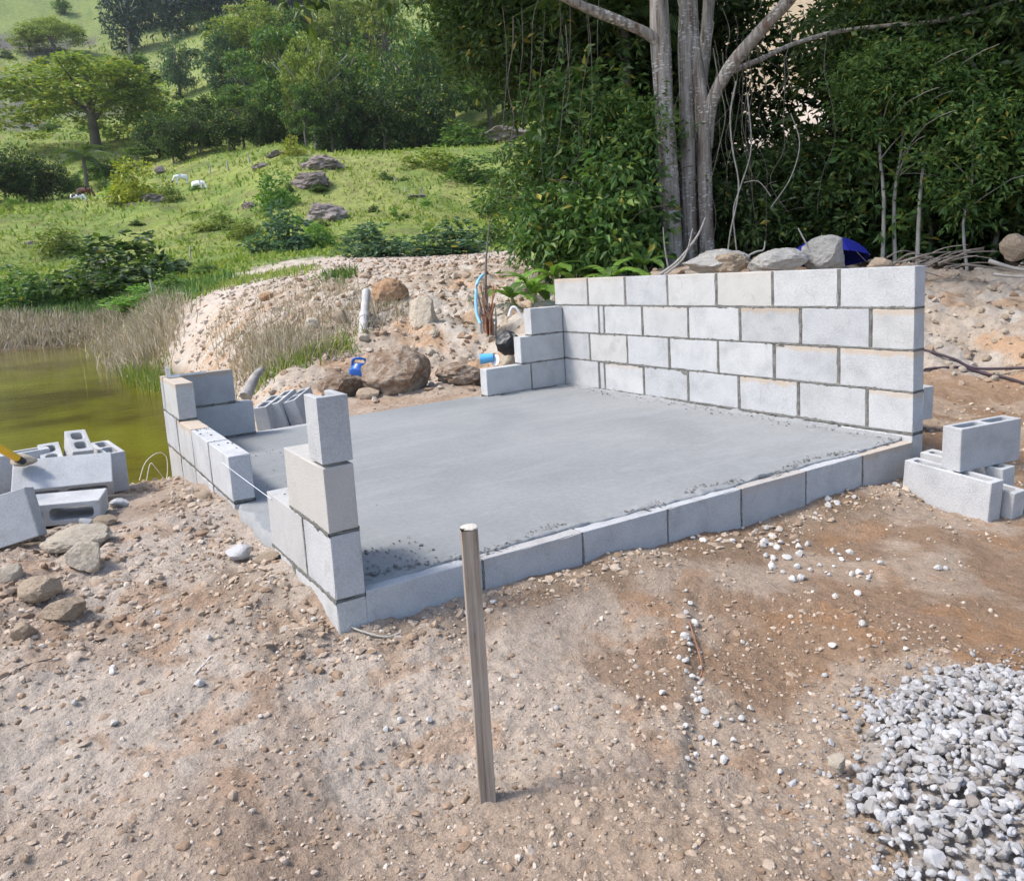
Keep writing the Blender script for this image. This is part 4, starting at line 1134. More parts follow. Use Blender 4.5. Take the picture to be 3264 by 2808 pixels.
def trunk_mesh(var, kind, mat):
    key = (var, kind, mat.name)
    if key in _pt: return _pt[key]
    r2 = np.random.default_rng(300 + var)
    mb = MB()
    fork = {'umbrella': .38, 'tier': .45}.get(kind, .4)
    wob = r2.normal(size=(4, 2)) * .012
    main = np.array([[0, 0, -.05], [wob[0, 0], wob[0, 1], fork * .5], [wob[1, 0] * 2, wob[1, 1] * 2, fork], [wob[2, 0] * 3, wob[2, 1] * 3, .66], [wob[3, 0] * 4, wob[3, 1] * 4, .86]])
    tube(mb, spline(main, 12), np.linspace(.028, .007, 12) * (1.35 if kind == 'umbrella' else 1), 6)
    nb = 9 if kind == 'umbrella' else 6
    for i in range(nb):
        a = i * 6.283 / nb + r2.uniform(-.4, .4); l = r2.uniform(.26, .42) if kind == 'umbrella' else r2.uniform(.15, .3)
        z0 = fork * r2.uniform(.75, 1.25); z1 = r2.uniform(.6, .82)
        pts = [(wob[1, 0], wob[1, 1], z0), (math.cos(a) * l * .35, math.sin(a) * l * .35, z0 + (z1 - z0) * .45), (math.cos(a) * l, math.sin(a) * l, z1)]
        tube(mb, spline(pts, 7), np.linspace(.014, .004, 7), 5)
    _pt[key] = mb.mesh('trunk', True)
    _pt[key].materials.append(mat)
    return _pt[key]
KIND = dict(round=(85, 46, .052, .11, .6), umbrella=(270, 40, .034, .075, .4), tier=(95, 44, .045, .085, .4))
def tree(x, ytop, wpx, r, kind, mat, label, var=0, trunk=M_TRUNK, group=None, name='tree', ybase=None):
    if ybase is not None:
        p, r = at(x, ybase)
    else:
        p = P(x, 500, r); p[2] = gz(p[0], p[1], False)
    H = CAM[2] + r * elev(x, ytop) - p[2]
    W = wpx * px_size(r)
    root = thing(name, label, 'tree', tuple(p), (0, 0, random.uniform(0, 6.28) if kind != 'umbrella' else .4), group)
    ob('trunk', trunk_mesh(var, kind, trunk), None, root, scale=(max(H, W) * .9, max(H, W) * .9, H))
    K, M, lf, cr, fl = KIND[kind]
    ob('crown', crown_mesh(kind, mat, var, K, M, lf, cr, fl), None, root, scale=(W, W, H))
    return root
def bush(x, yb, wpx, hpx, mat, label, var=0, group=None, r=None):
    if r is None: p, r = at(x, yb)
    else:
        p = P(x, yb, r)
    W = wpx * px_size(r); H = hpx * px_size(r)
    o = ob('bush', crown_mesh('bush', mat, var, 46, 34, .085 if r > 30 else .07, .15, .8, .55), None, None, (p[0], p[1], p[2] - H * .05), (0, 0, random.uniform(0, 6.28)), (W, W, H))
    return tag(o, label, 'bush', group)
# the hillside
tree(195, 116, 290, 150, 'umbrella', L_OLIVE, 'broad spreading umbrella tree on the left hillside', 0, ybase=306)
tree(288, 112, 84, 0, 'tier', L_DARK, 'dark narrow tree just right of the spreading umbrella tree', 1, M_PALEBARK, ybase=285)
tree(345, 218, 100, 126, 'round', L_DARK, 'dark tree first in the row right of the umbrella tree', 2, group='trees along the ridge')
tree(400, 205, 100, 127, 'tier', L_MID, 'leafy tree second in the ridge row above the white cow', 2, group='trees along the ridge')
tree(455, 190, 105, 126, 'round', L_DARK, 'dense dark tree in the middle of the ridge row', 0, group='trees along the ridge')
tree(515, 172, 110, 122, 'tier', L_MID, 'bright topped tree fourth in the ridge row', 3, group='trees along the ridge')
tree(575, 190, 90, 120, 'round', L_DARK, 'dark tree at the right end of the ridge row', 1, group='trees along the ridge')
for i, (x, yt, wp, lab) in enumerate([(-30, 280, 100, 'dark tree cut by the left edge above the cows'), (25, 296, 95, 'dark tree second from the left edge above the cows'), (75, 300, 90, 'dark bushy tree left of the small palm'), (120, 318, 80, 'rounded dark tree beside the small palm above the cows'), (160, 345, 50, 'small pale stemmed tree above the dark brown cow')]):
    tree(x, yt, wp, 112 if i < 4 else 113, 'round', L_DARK if i < 4 else L_MID, lab, i % 3, group='dark trees above the cows')
tree(235, 320, 90, 124, 'round', L_DARK, 'low dark tree under the spreading umbrella tree', 1)
tree(300, 300, 70, 125, 'tier', L_MID, 'thin leafy tree behind the yellow green tree', 0, M_PALEBARK)
tree(465, 48, 135, 0, 'tier', L_BLUE, 'pale trunked thin tree standing alone up the hill', 1, M_PALEBARK, ybase=168)
tree(112, 36, 100, 0, 'umbrella', L_OLIVE, 'small yellowish flat tree high on the left hill', 2, ybase=112)
tree(60, 62, 60, 0, 'tier', L_OLIVE, 'faint small tree left of the yellowish flat tree', 3, ybase=112)
tree(125, -6, 34, 0, 'round', L_MID, 'little round tree near the top left corner', 0, ybase=32)
tree(408, 12, 60, 0, 'tier', L_BLUE, 'small tree at the edge of the far dark forest', 2, M_PALEBARK, ybase=66)
tree(560, 4, 175, 180, 'umbrella', L_OLIVE, 'rounded olive crown standing before the far dark forest', 1)
tree(612, 58, 190, 118, 'tier', L_MID, 'large leafy tree left of the pale forked trunk', 0, M_TRUNK)
tree(662, 62, 120, 112, 'umbrella', L_OLIVE, 'tree with a pale forked bare trunk and thin crown', 3, M_PALEBARK)
tree(745, 75, 150, 116, 'round', L_MID, 'dense green tree right of the pale forked trunk', 2)
tree(720, -8, 140, 170, 'umbrella', L_OLIVE, 'tall olive tree behind the dense green tree', 0)
tree(805, -20, 140, 150, 'tier', L_OLIVE, 'tall yellowish tree left of the hanging vines', 1)
tree(860, 30, 150, 120, 'round', L_MID, 'rounded green tree behind the left vine curtain', 1)
tree(935, -10, 160, 135, 'tier', L_MID, 'green tree seen through the left vine curtain', 2)
tree(690, 165, 110, 108, 'round', L_DARK, 'vine covered dark tree in the middle of the slope', 0)
tree(640, 170, 90, 107, 'tier', L_MID, 'climber draped tree left of the vine covered tree', 1)
tree(795, 165, 130, 110, 'round', L_DARK, 'dark tree below the dense green tree', 2)
tree(885, 150, 140, 112, 'round', L_DARK, 'dark tree low behind the vine curtain', 0)
tree(1010, 60, 220, 120, 'round', L_MID, 'wide green tree behind the hanging vines', 1)
tree(1130, 40, 240, 118, 'tier', L_OLIVE, 'wide tree far behind the big trunk at left', 2)
for i, (x, yt, wp, r_, kd, mt_, lab) in enumerate([(372, 232, 80, 118, 'round', L_DARK, 'low dark tree in front of the ridge row at left'), (428, 222, 80, 118, 'round', L_DARK, 'low dark tree in front of the ridge row centre'), (486, 212, 90, 116, 'round', L_DARK, 'low dark tree in front of the ridge row at right'), (548, 205, 80, 114, 'round', L_DARK, 'low dark tree near the right end of the ridge row'), (640, 120, 120, 116, 'round', L_DARK, 'dark tree filling the belt below the pale trunk'), (720, 140, 120, 114, 'round', L_DARK, 'dark tree filling the belt below the dense tree'), (500, 60, 110, 175, 'round', L_BLUE, 'bluish tree between pale trunked tree and belt'), (640, 20, 130, 165, 'tier', L_MID, 'green tree above the large leafy tree'), (770, 10, 120, 160, 'round', L_DARK, 'dark tree high above the dense green tree'), (890, 80, 130, 130, 'round', L_DARK, 'dark tree in the belt left of the vines'), (400, 75, 70, 210, 'round', L_BLUE, 'bluish tree left of the pale trunked tree'), (530, 100, 100, 150, 'tier', L_MID, 'tree between the ridge row and the olive crown'), (345, 150, 60, 165, 'tier', L_DARK, 'small tree above the start of the ridge row')]):
    tree(x, yt, wp, r_, kd, mt_, lab, i % 3)
ORD = ['first', 'second', 'third', 'fourth', 'fifth', 'sixth', 'seventh', 'eighth', 'ninth', 'tenth', 'eleventh', 'twelfth', 'thirteenth', 'fourteenth', 'fifteenth', 'sixteenth', 'seventeenth', 'eighteenth', 'nineteenth', 'twentieth', 'twenty first', 'twenty second', 'twenty third', 'twenty fourth']
for i in range(24):
    x = 312 + i * 27 + random.uniform(-6, 6)
    rr_ = 300 + (i % 3) * 30
    tree(x, random.uniform(-75, -45) + (30 if i < 2 else 0), 95, rr_, 'round', L_FAR, 'dark far forest tree, %s from the left on the skyline' % ORD[i], i % 3, M_PALEBARK, 'far forest trees on the skyline')
for i in range(11):
    x = 690 + i * 60 + random.uniform(-20, 20)
    tree(x, random.uniform(40, 110), 120, 200 + (i % 3) * 18, ('round', 'tier')[i % 2], (L_MID, L_DARK, L_OLIVE)[i % 3], 'hillside tree in the upper wood, %s from the left' % ORD[i], i % 3, M_PALEBARK, 'upper hillside wood trees')
B = 'bushes on the pasture'
for i, (x, yb, wp, hp, mt, lab) in enumerate([
    (690, 304, 130, 66, L_MID, 'broad green bush above the rock ledge on the knoll'), (775, 300, 62, 58, L_BRIGHT, 'fresh green bush beside the upright rock on the knoll'), (735, 250, 110, 60, L_MID, 'bush mound under the vine covered tree'),
    (850, 290, 170, 90, L_OLIVE, 'olive thicket on the knoll top right'), (935, 300, 120, 60, L_MID, 'green thicket left of the bare rock dome'), (820, 302, 46, 50, L_BRIGHT, 'small fresh shrub right of the upright rock'),
    (562, 420, 84, 76, L_BRIGHT, 'lime green bush beside the brown outcrop'), (572, 508, 140, 100, L_BLUE, 'dark bluish bush below the lime bush'), (650, 500, 60, 50, L_BRIGHT, 'light bush right of the bluish bush'),
    (760, 520, 165, 76, L_BLUE, 'wide green bush on the lower middle pasture'), (915, 516, 185, 80, L_BLUE, 'wide bush left of the leafy forest edge'), (500, 482, 80, 40, L_OLIVE, 'sparse olive bush left of the bluish bush'),
    (265, 590, 250, 122, L_DARK, 'biggest dark bush at the far pond side'), (180, 600, 130, 80, L_MID, 'green bush left of the biggest dark bush'), (45, 622, 130, 80, L_MID, 'green bush at the far pond shore on the left'),
    (285, 625, 120, 50, L_BRIGHT, 'bright weedy bush before the biggest dark bush'), (350, 596, 90, 46, L_MID, 'weedy bush right of the biggest dark bush'), (115, 512, 90, 56, L_OLIVE, 'olive bush on the left pasture below the cows'),
    (275, 412, 96, 88, L_YELLOW, 'yellow green small tree like bush amid boulders'), (232, 402, 50, 30, L_BRIGHT, 'low bright bush left of the yellow green one'), (192, 370, 52, 40, L_BRIGHT, 'lime bush under the dark trees by the cows'),
    (62, 402, 44, 40, L_BRIGHT, 'lime bush at the foot of the left dark trees'), (345, 415, 50, 48, L_OLIVE, 'thin bush right of the long boulder'), (870, 345, 120, 50, L_OLIVE, 'scrub on the right part of the knoll'),
    (960, 370, 130, 60, L_MID, 'scrub patch right of the open knoll slope'), (1020, 430, 120, 80, L_MID, 'scrub at the foot of the hanging vines'), (1000, 500, 100, 60, L_MID, 'scrub just left of the forest edge'),
    (440, 470, 90, 40, L_OLIVE, 'faint low bush in the middle of the pasture'), (420, 555, 60, 26, L_MID, 'weeds at the pasture edge above the bank'), (610, 285, 70, 60, L_MID, 'bush left above the rock ledge'), (595, 320, 44, 46, L_YELLOW, 'yellowish bush before the rock ledge')]):
    bush(x, yb, wp, hp, mt, lab, i % 3, B)
for i in range(120):
    x = random.uniform(0, 1000); y = random.uniform(330, 520) if random.random() < .4 else random.uniform(0, 290)
    if y < 270 and x > 520: continue
    p, r = at(x, y)
    if r < 42 or r > 300: continue
    where = 'on the far upper hill' if y < 270 else 'on the left pasture' if x < 420 else 'on the knoll pasture'
    bush(x, y, random.uniform(12, 40), random.uniform(8, 22), random.choice((L_MID, L_OLIVE, L_DARK, L_BRIGHT)), 'small scrub tuft dotted ' + where, i % 3, 'small scrub tufts')

# ---------------------------------------------------------------- grass, dry brush and weeds
def blades(name, pos, ln, wd, r2, mat, lean=.35, seg=2):
    N = len(pos)
    a = r2.uniform(0, 6.283, N)
    side = np.stack([np.cos(a), np.sin(a), np.zeros(N)], 1)
    b = r2.uniform(0, 6.283, N); l = np.abs(r2.normal(size=N)) * lean
    d = unit(np.stack([np.cos(b) * l, np.sin(b) * l, np.ones(N)], 1))
    ln = np.broadcast_to(ln, (N,))[:, None]; wd = np.broadcast_to(wd, (N,))[:, None]
    bend = np.stack([np.cos(b), np.sin(b), -np.ones(N) * .6], 1) * l[:, None] * .5
    m_ = pos + d * ln * .55
    t = pos + d * ln + bend * ln * .5
    V = np.stack([pos - side * wd, pos + side * wd, m_ + side * wd * .8, m_ - side * wd * .8, t], 1).reshape(-1, 3)
    o = np.arange(N)[:, None] * 5
    Q = o + np.array([[0, 1, 2, 3]]); T = o + np.array([[3, 2, 4]])
    me = mesh_np(name, V, [Q, T])
    rv = r2.random(N)
    add_attr(me, 'rnd', np.concatenate([rv, rv]))
    me.materials.append(mat)
    return me
N = 60000
rr = np.exp(rng.uniform(math.log(30), math.log(330), N)); aa = azc + np.radians(rng.uniform(-38, 6, N))
gx_ = CAM[0] + np.sin(aa) * rr; gy_ = CAM[1] + np.cos(aa) * rr; gz_ = ground_z(gx_, gy_)
a_ = np.mod(np.arctan2(gx_ - CAM[0], gy_ - CAM[1]) - AZ0, 2 * math.pi) + AZ0
r0 = np.interp(a_, [az_of(v) for v in (-600, 200, 320, 400, 470, 600, 850, 1000, 1150)], [41, 40, 29, 26, 33, 38, 37, 35, 25])
k = (rr > r0 * rng.uniform(1.0, 1.2, N)) & (rng.random(N) < smooth(.3, .6, fbm(gx_ * .2, gy_ * .2, 3, 303) + .5) * .8 + .2)
gp = np.stack([gx_, gy_, gz_ - .03], 1)[k]; rr = rr[k]
sc = rng.uniform(.5, 1.3, len(gp)) * (.16 + .0032 * rr)
tag(ob('pasture_grass', blades('pasture_grass', gp, sc, sc * .22, rng, L_GRASS, .9), None), 'yellow green rough grass over the hillside pasture', 'grass', kind='stuff')
def region(pts, n, jit=0):
    out = []
    pts = np.array(pts, float)
    x0, y0 = pts.min(0); x1, y1 = pts.max(0)
    while len(out) < n:
        x, y = random.uniform(x0, x1), random.uniform(y0, y1)
        ins = False; j = len(pts) - 1
        for i in range(len(pts)):
            if (pts[i][1] > y) != (pts[j][1] > y) and x < (pts[j][0] - pts[i][0]) * (y - pts[i][1]) / (pts[j][1] - pts[i][1]) + pts[i][0]: ins = not ins
            j = i
        if ins: out.append((x, y))
    return out
def tufts(name, poly, n, per, ln, wd, mat, label, cat, spread, lean=.5, rmax=60, seed=1):
    r2 = np.random.default_rng(seed)
    P_ = []; R_ = []
    for (x, y) in region(poly, n):
        p, r = at(x, y)
        if r > rmax: continue
        P_.append(p); R_.append(r)
    P_ = np.array(P_); R_ = np.array(R_)
    q = np.repeat(P_, per, 0); rq = np.repeat(R_, per)
    q = q + np.concatenate([r2.normal(size=(len(q), 2)) * spread, np.zeros((len(q), 1))], 1)
    q[:, 2] = np.maximum(ground_z(q[:, 0], q[:, 1]), -1.22) - .01
    me = blades(name, q, ln * r2.uniform(.5, 1.3, len(q)), wd * (rq / 8.0) ** .5, r2, mat, lean)
    return tag(ob(name, me), label, cat, kind='stuff')
tufts('dry_brush', [(195, 640), (320, 600), (345, 650), (325, 700), (330, 748), (250, 730), (195, 700)], 320, 20, .55, .009, L_DRY, 'grey brown dried brush on the right pond shore', 'dry brush', .35, .6, seed=21)
tufts('dry_reeds', [(-60, 640), (150, 640), (215, 655), (200, 690), (-60, 705)], 240, 18, .5, .011, L_DRY, 'straw coloured dead reeds along the far pond shore', 'dry reeds', .5, .6, seed=22)
tufts('dry_grass', [(395, 585), (560, 560), (760, 600), (860, 640), (700, 700), (560, 690), (420, 690), (370, 640)], 230, 14, .22, .004, L_DRY, 'thin dried grass on the stony bank', 'dry grass', .14, .8, 20, seed=23)
tufts('dry_grass', [(450, 690), (640, 690), (660, 720), (560, 765), (480, 770)], 120, 20, .26, .005, L_DRY, 'yellowed grass at the foot of the bank behind the leaning blocks', 'dry grass', .12, .8, 20, seed=24)
tufts('green_weeds', [(540, 735), (650, 700), (700, 670), (690, 715), (600, 755), (540, 770)], 70, 18, .15, .007, L_OLIVE, 'fresh green weeds at the foot of the bank', 'weeds', .10, .8, 20, seed=25)
tufts('green_weeds', [(640, 560), (700, 552), (700, 575), (650, 580)], 14, 30, .22, .010, L_MID, 'small clump of weeds on the crest of the bank', 'weeds', .12, .9, 40, seed=26)
tufts('green_weeds', [(350, 612), (400, 580), (480, 562), (640, 540), (640, 552), (480, 578), (400, 605)], 120, 16, .22, .010, L_OLIVE, 'low weeds creeping over the back of the spoil bank', 'weeds', .25, .8, 45, seed=31)
tufts('reed_grass', [(240, 735), (330, 755), (330, 830), (300, 830), (250, 770)], 60, 12, .40, .006, L_OLIVE, 'green water grass at the pond edge by the low wall', 'water grass', .15, .4, seed=27)
tufts('shore_grass', [(-60, 585), (200, 600), (330, 600), (400, 575), (470, 566), (400, 600), (320, 640), (200, 655), (100, 640), (-60, 640)], 420, 20, .42, .016, L_MID, 'lush green grass and weeds above the pond shore', 'grass', .5, .5, 70, seed=28)

# ---------------------------------------------------------------- forest edge at the right
def metric_crown(seed, K, M, leaf, size, crad, flat, mat, droop=.35, up=.55, asp=.42, heart=False):
    r2 = np.random.default_rng(seed)
    c = unit(r2.normal(size=(K, 3))) * (r2.random((K, 1)) ** .4) * np.array(size) / 2
    p = unit(r2.normal(size=(K, M, 3))) * (r2.random((K, M, 1)) ** .5) * crad * r2.uniform(.6, 1.4, (K, 1, 1)) * np.array([1, 1, flat])
    tilt = r2.normal(size=(K, 1, 2)) * .5
    p[:, :, 2] += (p[:, :, :2] * tilt).sum(-1)
    return leaves('crown', (c[:, None] + p).reshape(-1, 3), leaf * r2.uniform(.55, 1.35, K * M), r2, asp, up, droop, unit(p.reshape(-1, 3)), mat=mat, heart=heart)
C_DARK = [metric_crown(400 + i, 150, 42, .125, (2.7, 2.7, 2.6), .33, .4, L_DARK) for i in range(3)]
C_MID = [metric_crown(410 + i, 130, 40, .13, (2.3, 2.3, 2.3), .30, .4, L_MID) for i in range(2)]
C_BIG = [metric_crown(420 + i, 110, 30, .17, (2.0, 2.0, 2.2), .34, .5, L_MID, .7, .35, .5, True) for i in range(2)]
C_BIGD = metric_crown(425, 120, 42, .15, (2.6, 2.6, 2.5), .36, .5, L_DARK, .7, .35, .5, True)
C_OLV = metric_crown(430, 120, 36, .12, (2.6, 2.6, 2.2), .34, .4, L_OLIVE)
def sapling(name, label, x, r, zc, proto, sc, trunk_r=.03, bark=M_PALEBARK, group=None, lean=0.0, second=None, cat='tree', side=0.0):
    p = P(x, 540, r); p = p + np.array([.847, -.531, 0]) * side; g = gz(p[0], p[1], False)
    lean = -side if side else lean
    root = thing(name, label, cat, (p[0], p[1], g), (0, 0, -.56 if side else 0), group)
    mb = MB()
    h = max(.5, zc - g)
    pts = spline([(0, 0, -.1), (lean * .3 + random.uniform(-.08, .08), random.uniform(-.1, .1), h * .4), (lean * .7, random.uniform(-.1, .1), h * .75), (lean, 0, h + .6)], 10)
    tube(mb, pts, np.linspace(trunk_r, trunk_r * .4, 10), 6)
    for i in range(5):
        a = random.uniform(0, 6.28); b0 = pts[random.randrange(4, 8)]; l = random.uniform(.5, 1.1)
        tube(mb, spline([b0, b0 + np.array([math.cos(a) * l * .5, math.sin(a) * l * .5, .3]), b0 + np.array([math.cos(a) * l, math.sin(a) * l, .35])], 5), np.linspace(trunk_r * .4, trunk_r * .12, 5), 4)
    ob('trunk', mb.mesh('trunk', True), bark, root)
    ob('crown', proto, None, root, (lean, 0, h), (random.uniform(-.15, .15), random.uniform(-.15, .15), random.uniform(0, 6.28)), sc)
    if second: ob('crown', second[0], None, root, (lean * .5 + second[2], second[3], h - second[1]), (0, 0, random.uniform(0, 6.28)), sc * .9)
    return root
G1 = 'understorey trees of the forest edge'
spots = []
for row, (r, n, x0, x1) in enumerate([(11.6, 7, 1500, 2240), (13.6, 7, 1440, 2260), (16.5, 8, 1300, 2290)]):
    for i in range(n):
        spots.append((x0 + (x1 - x0) * (i + random.uniform(-.2, .2)) / (n - 1), r + random.uniform(-.5, .5), row))
order = ['first', 'second', 'third', 'fourth', 'fifth', 'sixth', 'seventh', 'eighth']
cnt = [0, 0, 0]
for (x, r, row) in spots:
    lab = 'shaded leafy tree, %s from the big trunk in the %s row of the forest edge' % (order[cnt[row]], ('front', 'middle', 'back')[row])
    cnt[row] += 1
    gap = 1490 < x < 1735
    if row == 1 and 1490 < x < 1740 or row == 2 and 1430 < x < 1800: continue
    hi = (2.0, 3.4, 4.6)[row] + random.uniform(-.3, .5)
    if gap: hi = 1.35
    sapling('understorey_tree', lab, x, r, hi, random.choice(C_DARK + ([C_MID[0], C_BIGD, C_BIGD] if row == 0 else [C_BIGD])), (1.0, 1.2, 1.5)[row] * (.85 if gap else 1), random.uniform(.02, .04), random.choice((M_PALEBARK, M_TRUNK)), G1, random.uniform(-.3, .3),
            None if gap else (random.choice(C_DARK), (-1.7, 2.0, 2.6)[row], random.uniform(-.4, .4), random.uniform(-.4, .4)))
for (x, r, lab) in [(1785, 10.6, 'thin straight sapling left of the slanting pale sapling'), (1812, 10.7, 'slender dark sapling between two pale saplings'), (1855, 10.5, 'slanting pale barked sapling right of the umbrella')]:
    sapling('sapling', lab, x, r, 2.7, C_MID[1], .55, .028, M_PALEBARK, 'saplings behind the tall wall', .45 if x > 1840 else .05)
sapling('understorey_tree', 'bright leafed shrub in the shade at the right edge', 1960, 10.6, 1.9, C_MID[0], .62, .02, M_PALEBARK)
sapling('understorey_tree', 'sunlit yellowish foliage in the upper right corner', 2040, 12.6, 4.2, C_OLV, 1.0, .03, M_PALEBARK)
# leafy edge left of the big trunk
for i, (x, r, zc, pr, sc, lab) in enumerate([
    (1150, 10.2, 1.35, C_BIG[0], .62, 'glossy broad leafed shrub at the forest corner'), (1245, 10.0, 1.5, C_BIG[1], .72, 'broad leafed shrub left of the big trunk'), (1120, 11.0, 1.9, C_MID[0], .7, 'mid green shrub behind the forest corner'),
    (1205, 11.0, 2.6, C_BIG[0], .8, 'climber covered shrub halfway up left of the big trunk'), (1290, 10.6, 2.3, C_MID[1], .7, 'leafy shrub touching the big trunk'), (1300, 11.5, 1.2, C_DARK[0], .8, 'dark shrub at the foot of the big trunk'),
    (1235, 12.4, 3.9, C_DARK[1], 1.0, 'dark tree hanging over left of the big trunk'), (1120, 12.4, 4.3, C_DARK[2], .95, 'dark hanging foliage tree above the forest corner'), (1035, 12.8, 4.7, C_DARK[0], .85, 'overhanging dark tree at the left end of the forest edge'), (1310, 13.4, 3.2, C_DARK[1], 1.1, 'dark tree right behind the big trunk'),
    (985, 13.2, 5.0, C_MID[0], .75, 'lighter leafed overhanging tree left of the vines'), (1290, 14.5, 5.4, C_DARK[2], 1.4, 'tall dark tree behind the big trunk'), (1190, 14.5, 5.6, C_DARK[0], 1.3, 'tall shaded tree behind the hanging foliage'), (1400, 14.5, 4.4, C_DARK[1], 1.3, 'shaded tree directly behind the three stems'), (1380, 13.0, 1.8, C_DARK[2], 1.1, 'low dark shrub behind the three stems')]):
    sapling('forest_shrub', lab, x, r, zc, pr, sc, .03, M_TRUNK, 'leafy forest edge left of the big trunk', random.uniform(-.2, .2), None, 'shrub' if zc < 3 else 'tree', 1.9 if x < 1060 else 1.0 if x < 1160 and zc > 3 else 0.0)

# ---------------------------------------------------------------- the big tree
def VP(x, y, r): return P(x, y, r)
bt = P(1385, 548, 10.2); bt[2] = gz(bt[0], bt[1], False)
big = thing('big_tree', 'big tree with several pale lichen spotted stems behind the wall', 'tree', tuple(bt))
def rel(pts): return np.array(pts) - bt
def limb(name, pts, r0, r1, n=12, k=26, lobes=True, par=big):
    mb = MB()
    c = spline(rel(pts), k)
    rad = np.linspace(r0, r1, k)
    rad = rad * (1 + .06 * np.sin(np.arange(k) * .9))
    tube(mb, c, rad, n)
    V = np.concatenate(mb.v); nn = fbm(V[:, 0] * 9, V[:, 1] * 9, 3, 77, V[:, 2] * 1.2)
    mb2 = MB(); mb2.v = [V + unit(np.stack([V[:, 0] - np.repeat(c, n, 0)[:, 0] if False else V[:, 0] * 0 + nn, nn * .6, nn * 0], 1)) * (nn * r0 * .28)[:, None]]; mb2.f = mb.f; mb2.n = mb.n
    return ob(name, mb2.mesh(name, True), M_BIGBARK, par)
limb('stem', [VP(1366, 570, 10.2), VP(1362, 520, 10.2), VP(1352, 380, 10.2), VP(1343, 200, 10.2), VP(1335, 60, 10.2), VP(1330, -120, 10.2), VP(1328, -330, 10.2)], .140, .105)
limb('stem', [VP(1400, 570, 10.45), VP(1396, 500, 10.45), VP(1392, 360, 10.45), VP(1390, 200, 10.45), VP(1388, 60, 10.45), VP(1396, -120, 10.6), VP(1405, -300, 10.7)], .118, .08)
limb('stem', [VP(1432, 570, 10.35), VP(1430, 480, 10.35), VP(1426, 360, 10.35), VP(1424, 240, 10.35), VP(1412, 140, 10.4), VP(1402, 40, 10.5), VP(1396, -120, 10.5)], .098, .06)
limb('stem', [VP(1420, 560, 10.7), VP(1418, 440, 10.7), VP(1412, 250, 10.75), VP(1430, 60, 10.8), VP(1445, -150, 10.9)], .085, .075)
limb('limb', [VP(1428, 300, 10.4), VP(1438, 215, 10.35), VP(1475, 140, 10.2), VP(1540, 62, 10.0), VP(1600, -5, 9.8), VP(1680, -120, 9.6)], .085, .065, 10, 20)
limb('limb', [VP(1350, 110, 10.2), VP(1315, 72, 10.1), VP(1240, 38, 9.9), VP(1160, 5, 9.7), VP(1060, -50, 9.5)], .075, .045, 8, 16)
limb('limb', [VP(1470, 150, 10.3), VP(1545, 118, 10.6), VP(1600, 92, 10.8), VP(1690, 66, 11), VP(1800, 52, 11), VP(1920, 40, 11), VP(2080, -10, 11)], .034, .022, 8, 20)
limb('limb', [VP(1400, 60, 10.5), VP(1380, 0, 10.5), VP(1362, -80, 10.5)], .07, .05, 8, 10)
limb('limb', [VP(1930, 95, 10.8), VP(1975, 140, 10.8), VP(2010, 215, 10.8)], .03, .02, 6, 8)
# high crown out of the picture that shades the forest edge
r2 = np.random.default_rng(77)
K = 620
ca = r2.uniform(0, 6.283, K); cq = np.sqrt(r2.random(K))
cc = np.stack([cq * np.cos(ca) * 8.0 + 2.6, cq * np.sin(ca) * 6.0 + .6, 8.2 - 1.8 * cq ** 2 + r2.normal(size=K) * .8], 1)
pp = unit(r2.normal(size=(K, 34, 3))) * (r2.random((K, 34, 1)) ** .5) * .62 * np.array([1, 1, .45])
pw = (cc[:, None] + pp).reshape(-1, 3)
rt_, fw_ = np.array([.847, -.531]), np.array([.531, .847])
wxy = pw[:, :1] * rt_[None] + pw[:, 1:2] * fw_[None]
pw = np.concatenate([wxy, pw[:, 2:] - bt[2] + .3], 1)
ob('crown', leaves('crown', pw, .26 * r2.uniform(.6, 1.3, len(pw)), r2, .5, .6, .3, mat=L_DARK), None, big)
# hanging vines, some leafy
for i in range(36):
    if i < 16: x = random.gauss(1470, 70); y0 = random.uniform(-30, 110); ln = random.uniform(140, 420); r = random.uniform(9.7, 10.6)
    elif i < 24: x = random.uniform(1400, 1680); y0 = random.uniform(60, 200); ln = random.uniform(200, 400); r = random.uniform(9.8, 10.8)
    else: x = random.uniform(1020, 1230); y0 = random.uniform(-40, 60); ln = random.uniform(250, 460); r = random.uniform(9.6, 10.8)
    pts = []; dx = 0
    for k in range(6):
        dx += random.gauss(0, 9)
        pts.append(VP(x + dx + (k * k * random.uniform(-1.2, 1.2)), min(520, y0 + ln * k / 5), r + random.uniform(-.08, .08)))
    mb = MB()
    tube(mb, spline(rel(pts), 18), np.linspace(1, .45, 18) * random.uniform(.003, .008), 4)
    ob('vine', mb.mesh('vine', True), M_TRUNK, big)
for i, (pts, rad) in enumerate([([(1490, 165), (1478, 230), (1482, 300), (1495, 380), (1478, 470), (1470, 535)], .010), ([(1512, 190), (1520, 300), (1498, 380), (1484, 430), (1492, 520)], .009), ([(1600, 230), (1618, 290), (1600, 360), (1560, 420)], .007), ([(1505, 370), (1535, 368), (1560, 398)], .006)]):
    mb = MB(); tube(mb, spline(rel([VP(a, b, 9.9 + i * .1) for a, b in pts]), 22), rad, 5)
    ob('vine', mb.mesh('vine', True), M_WOODGREY, big)
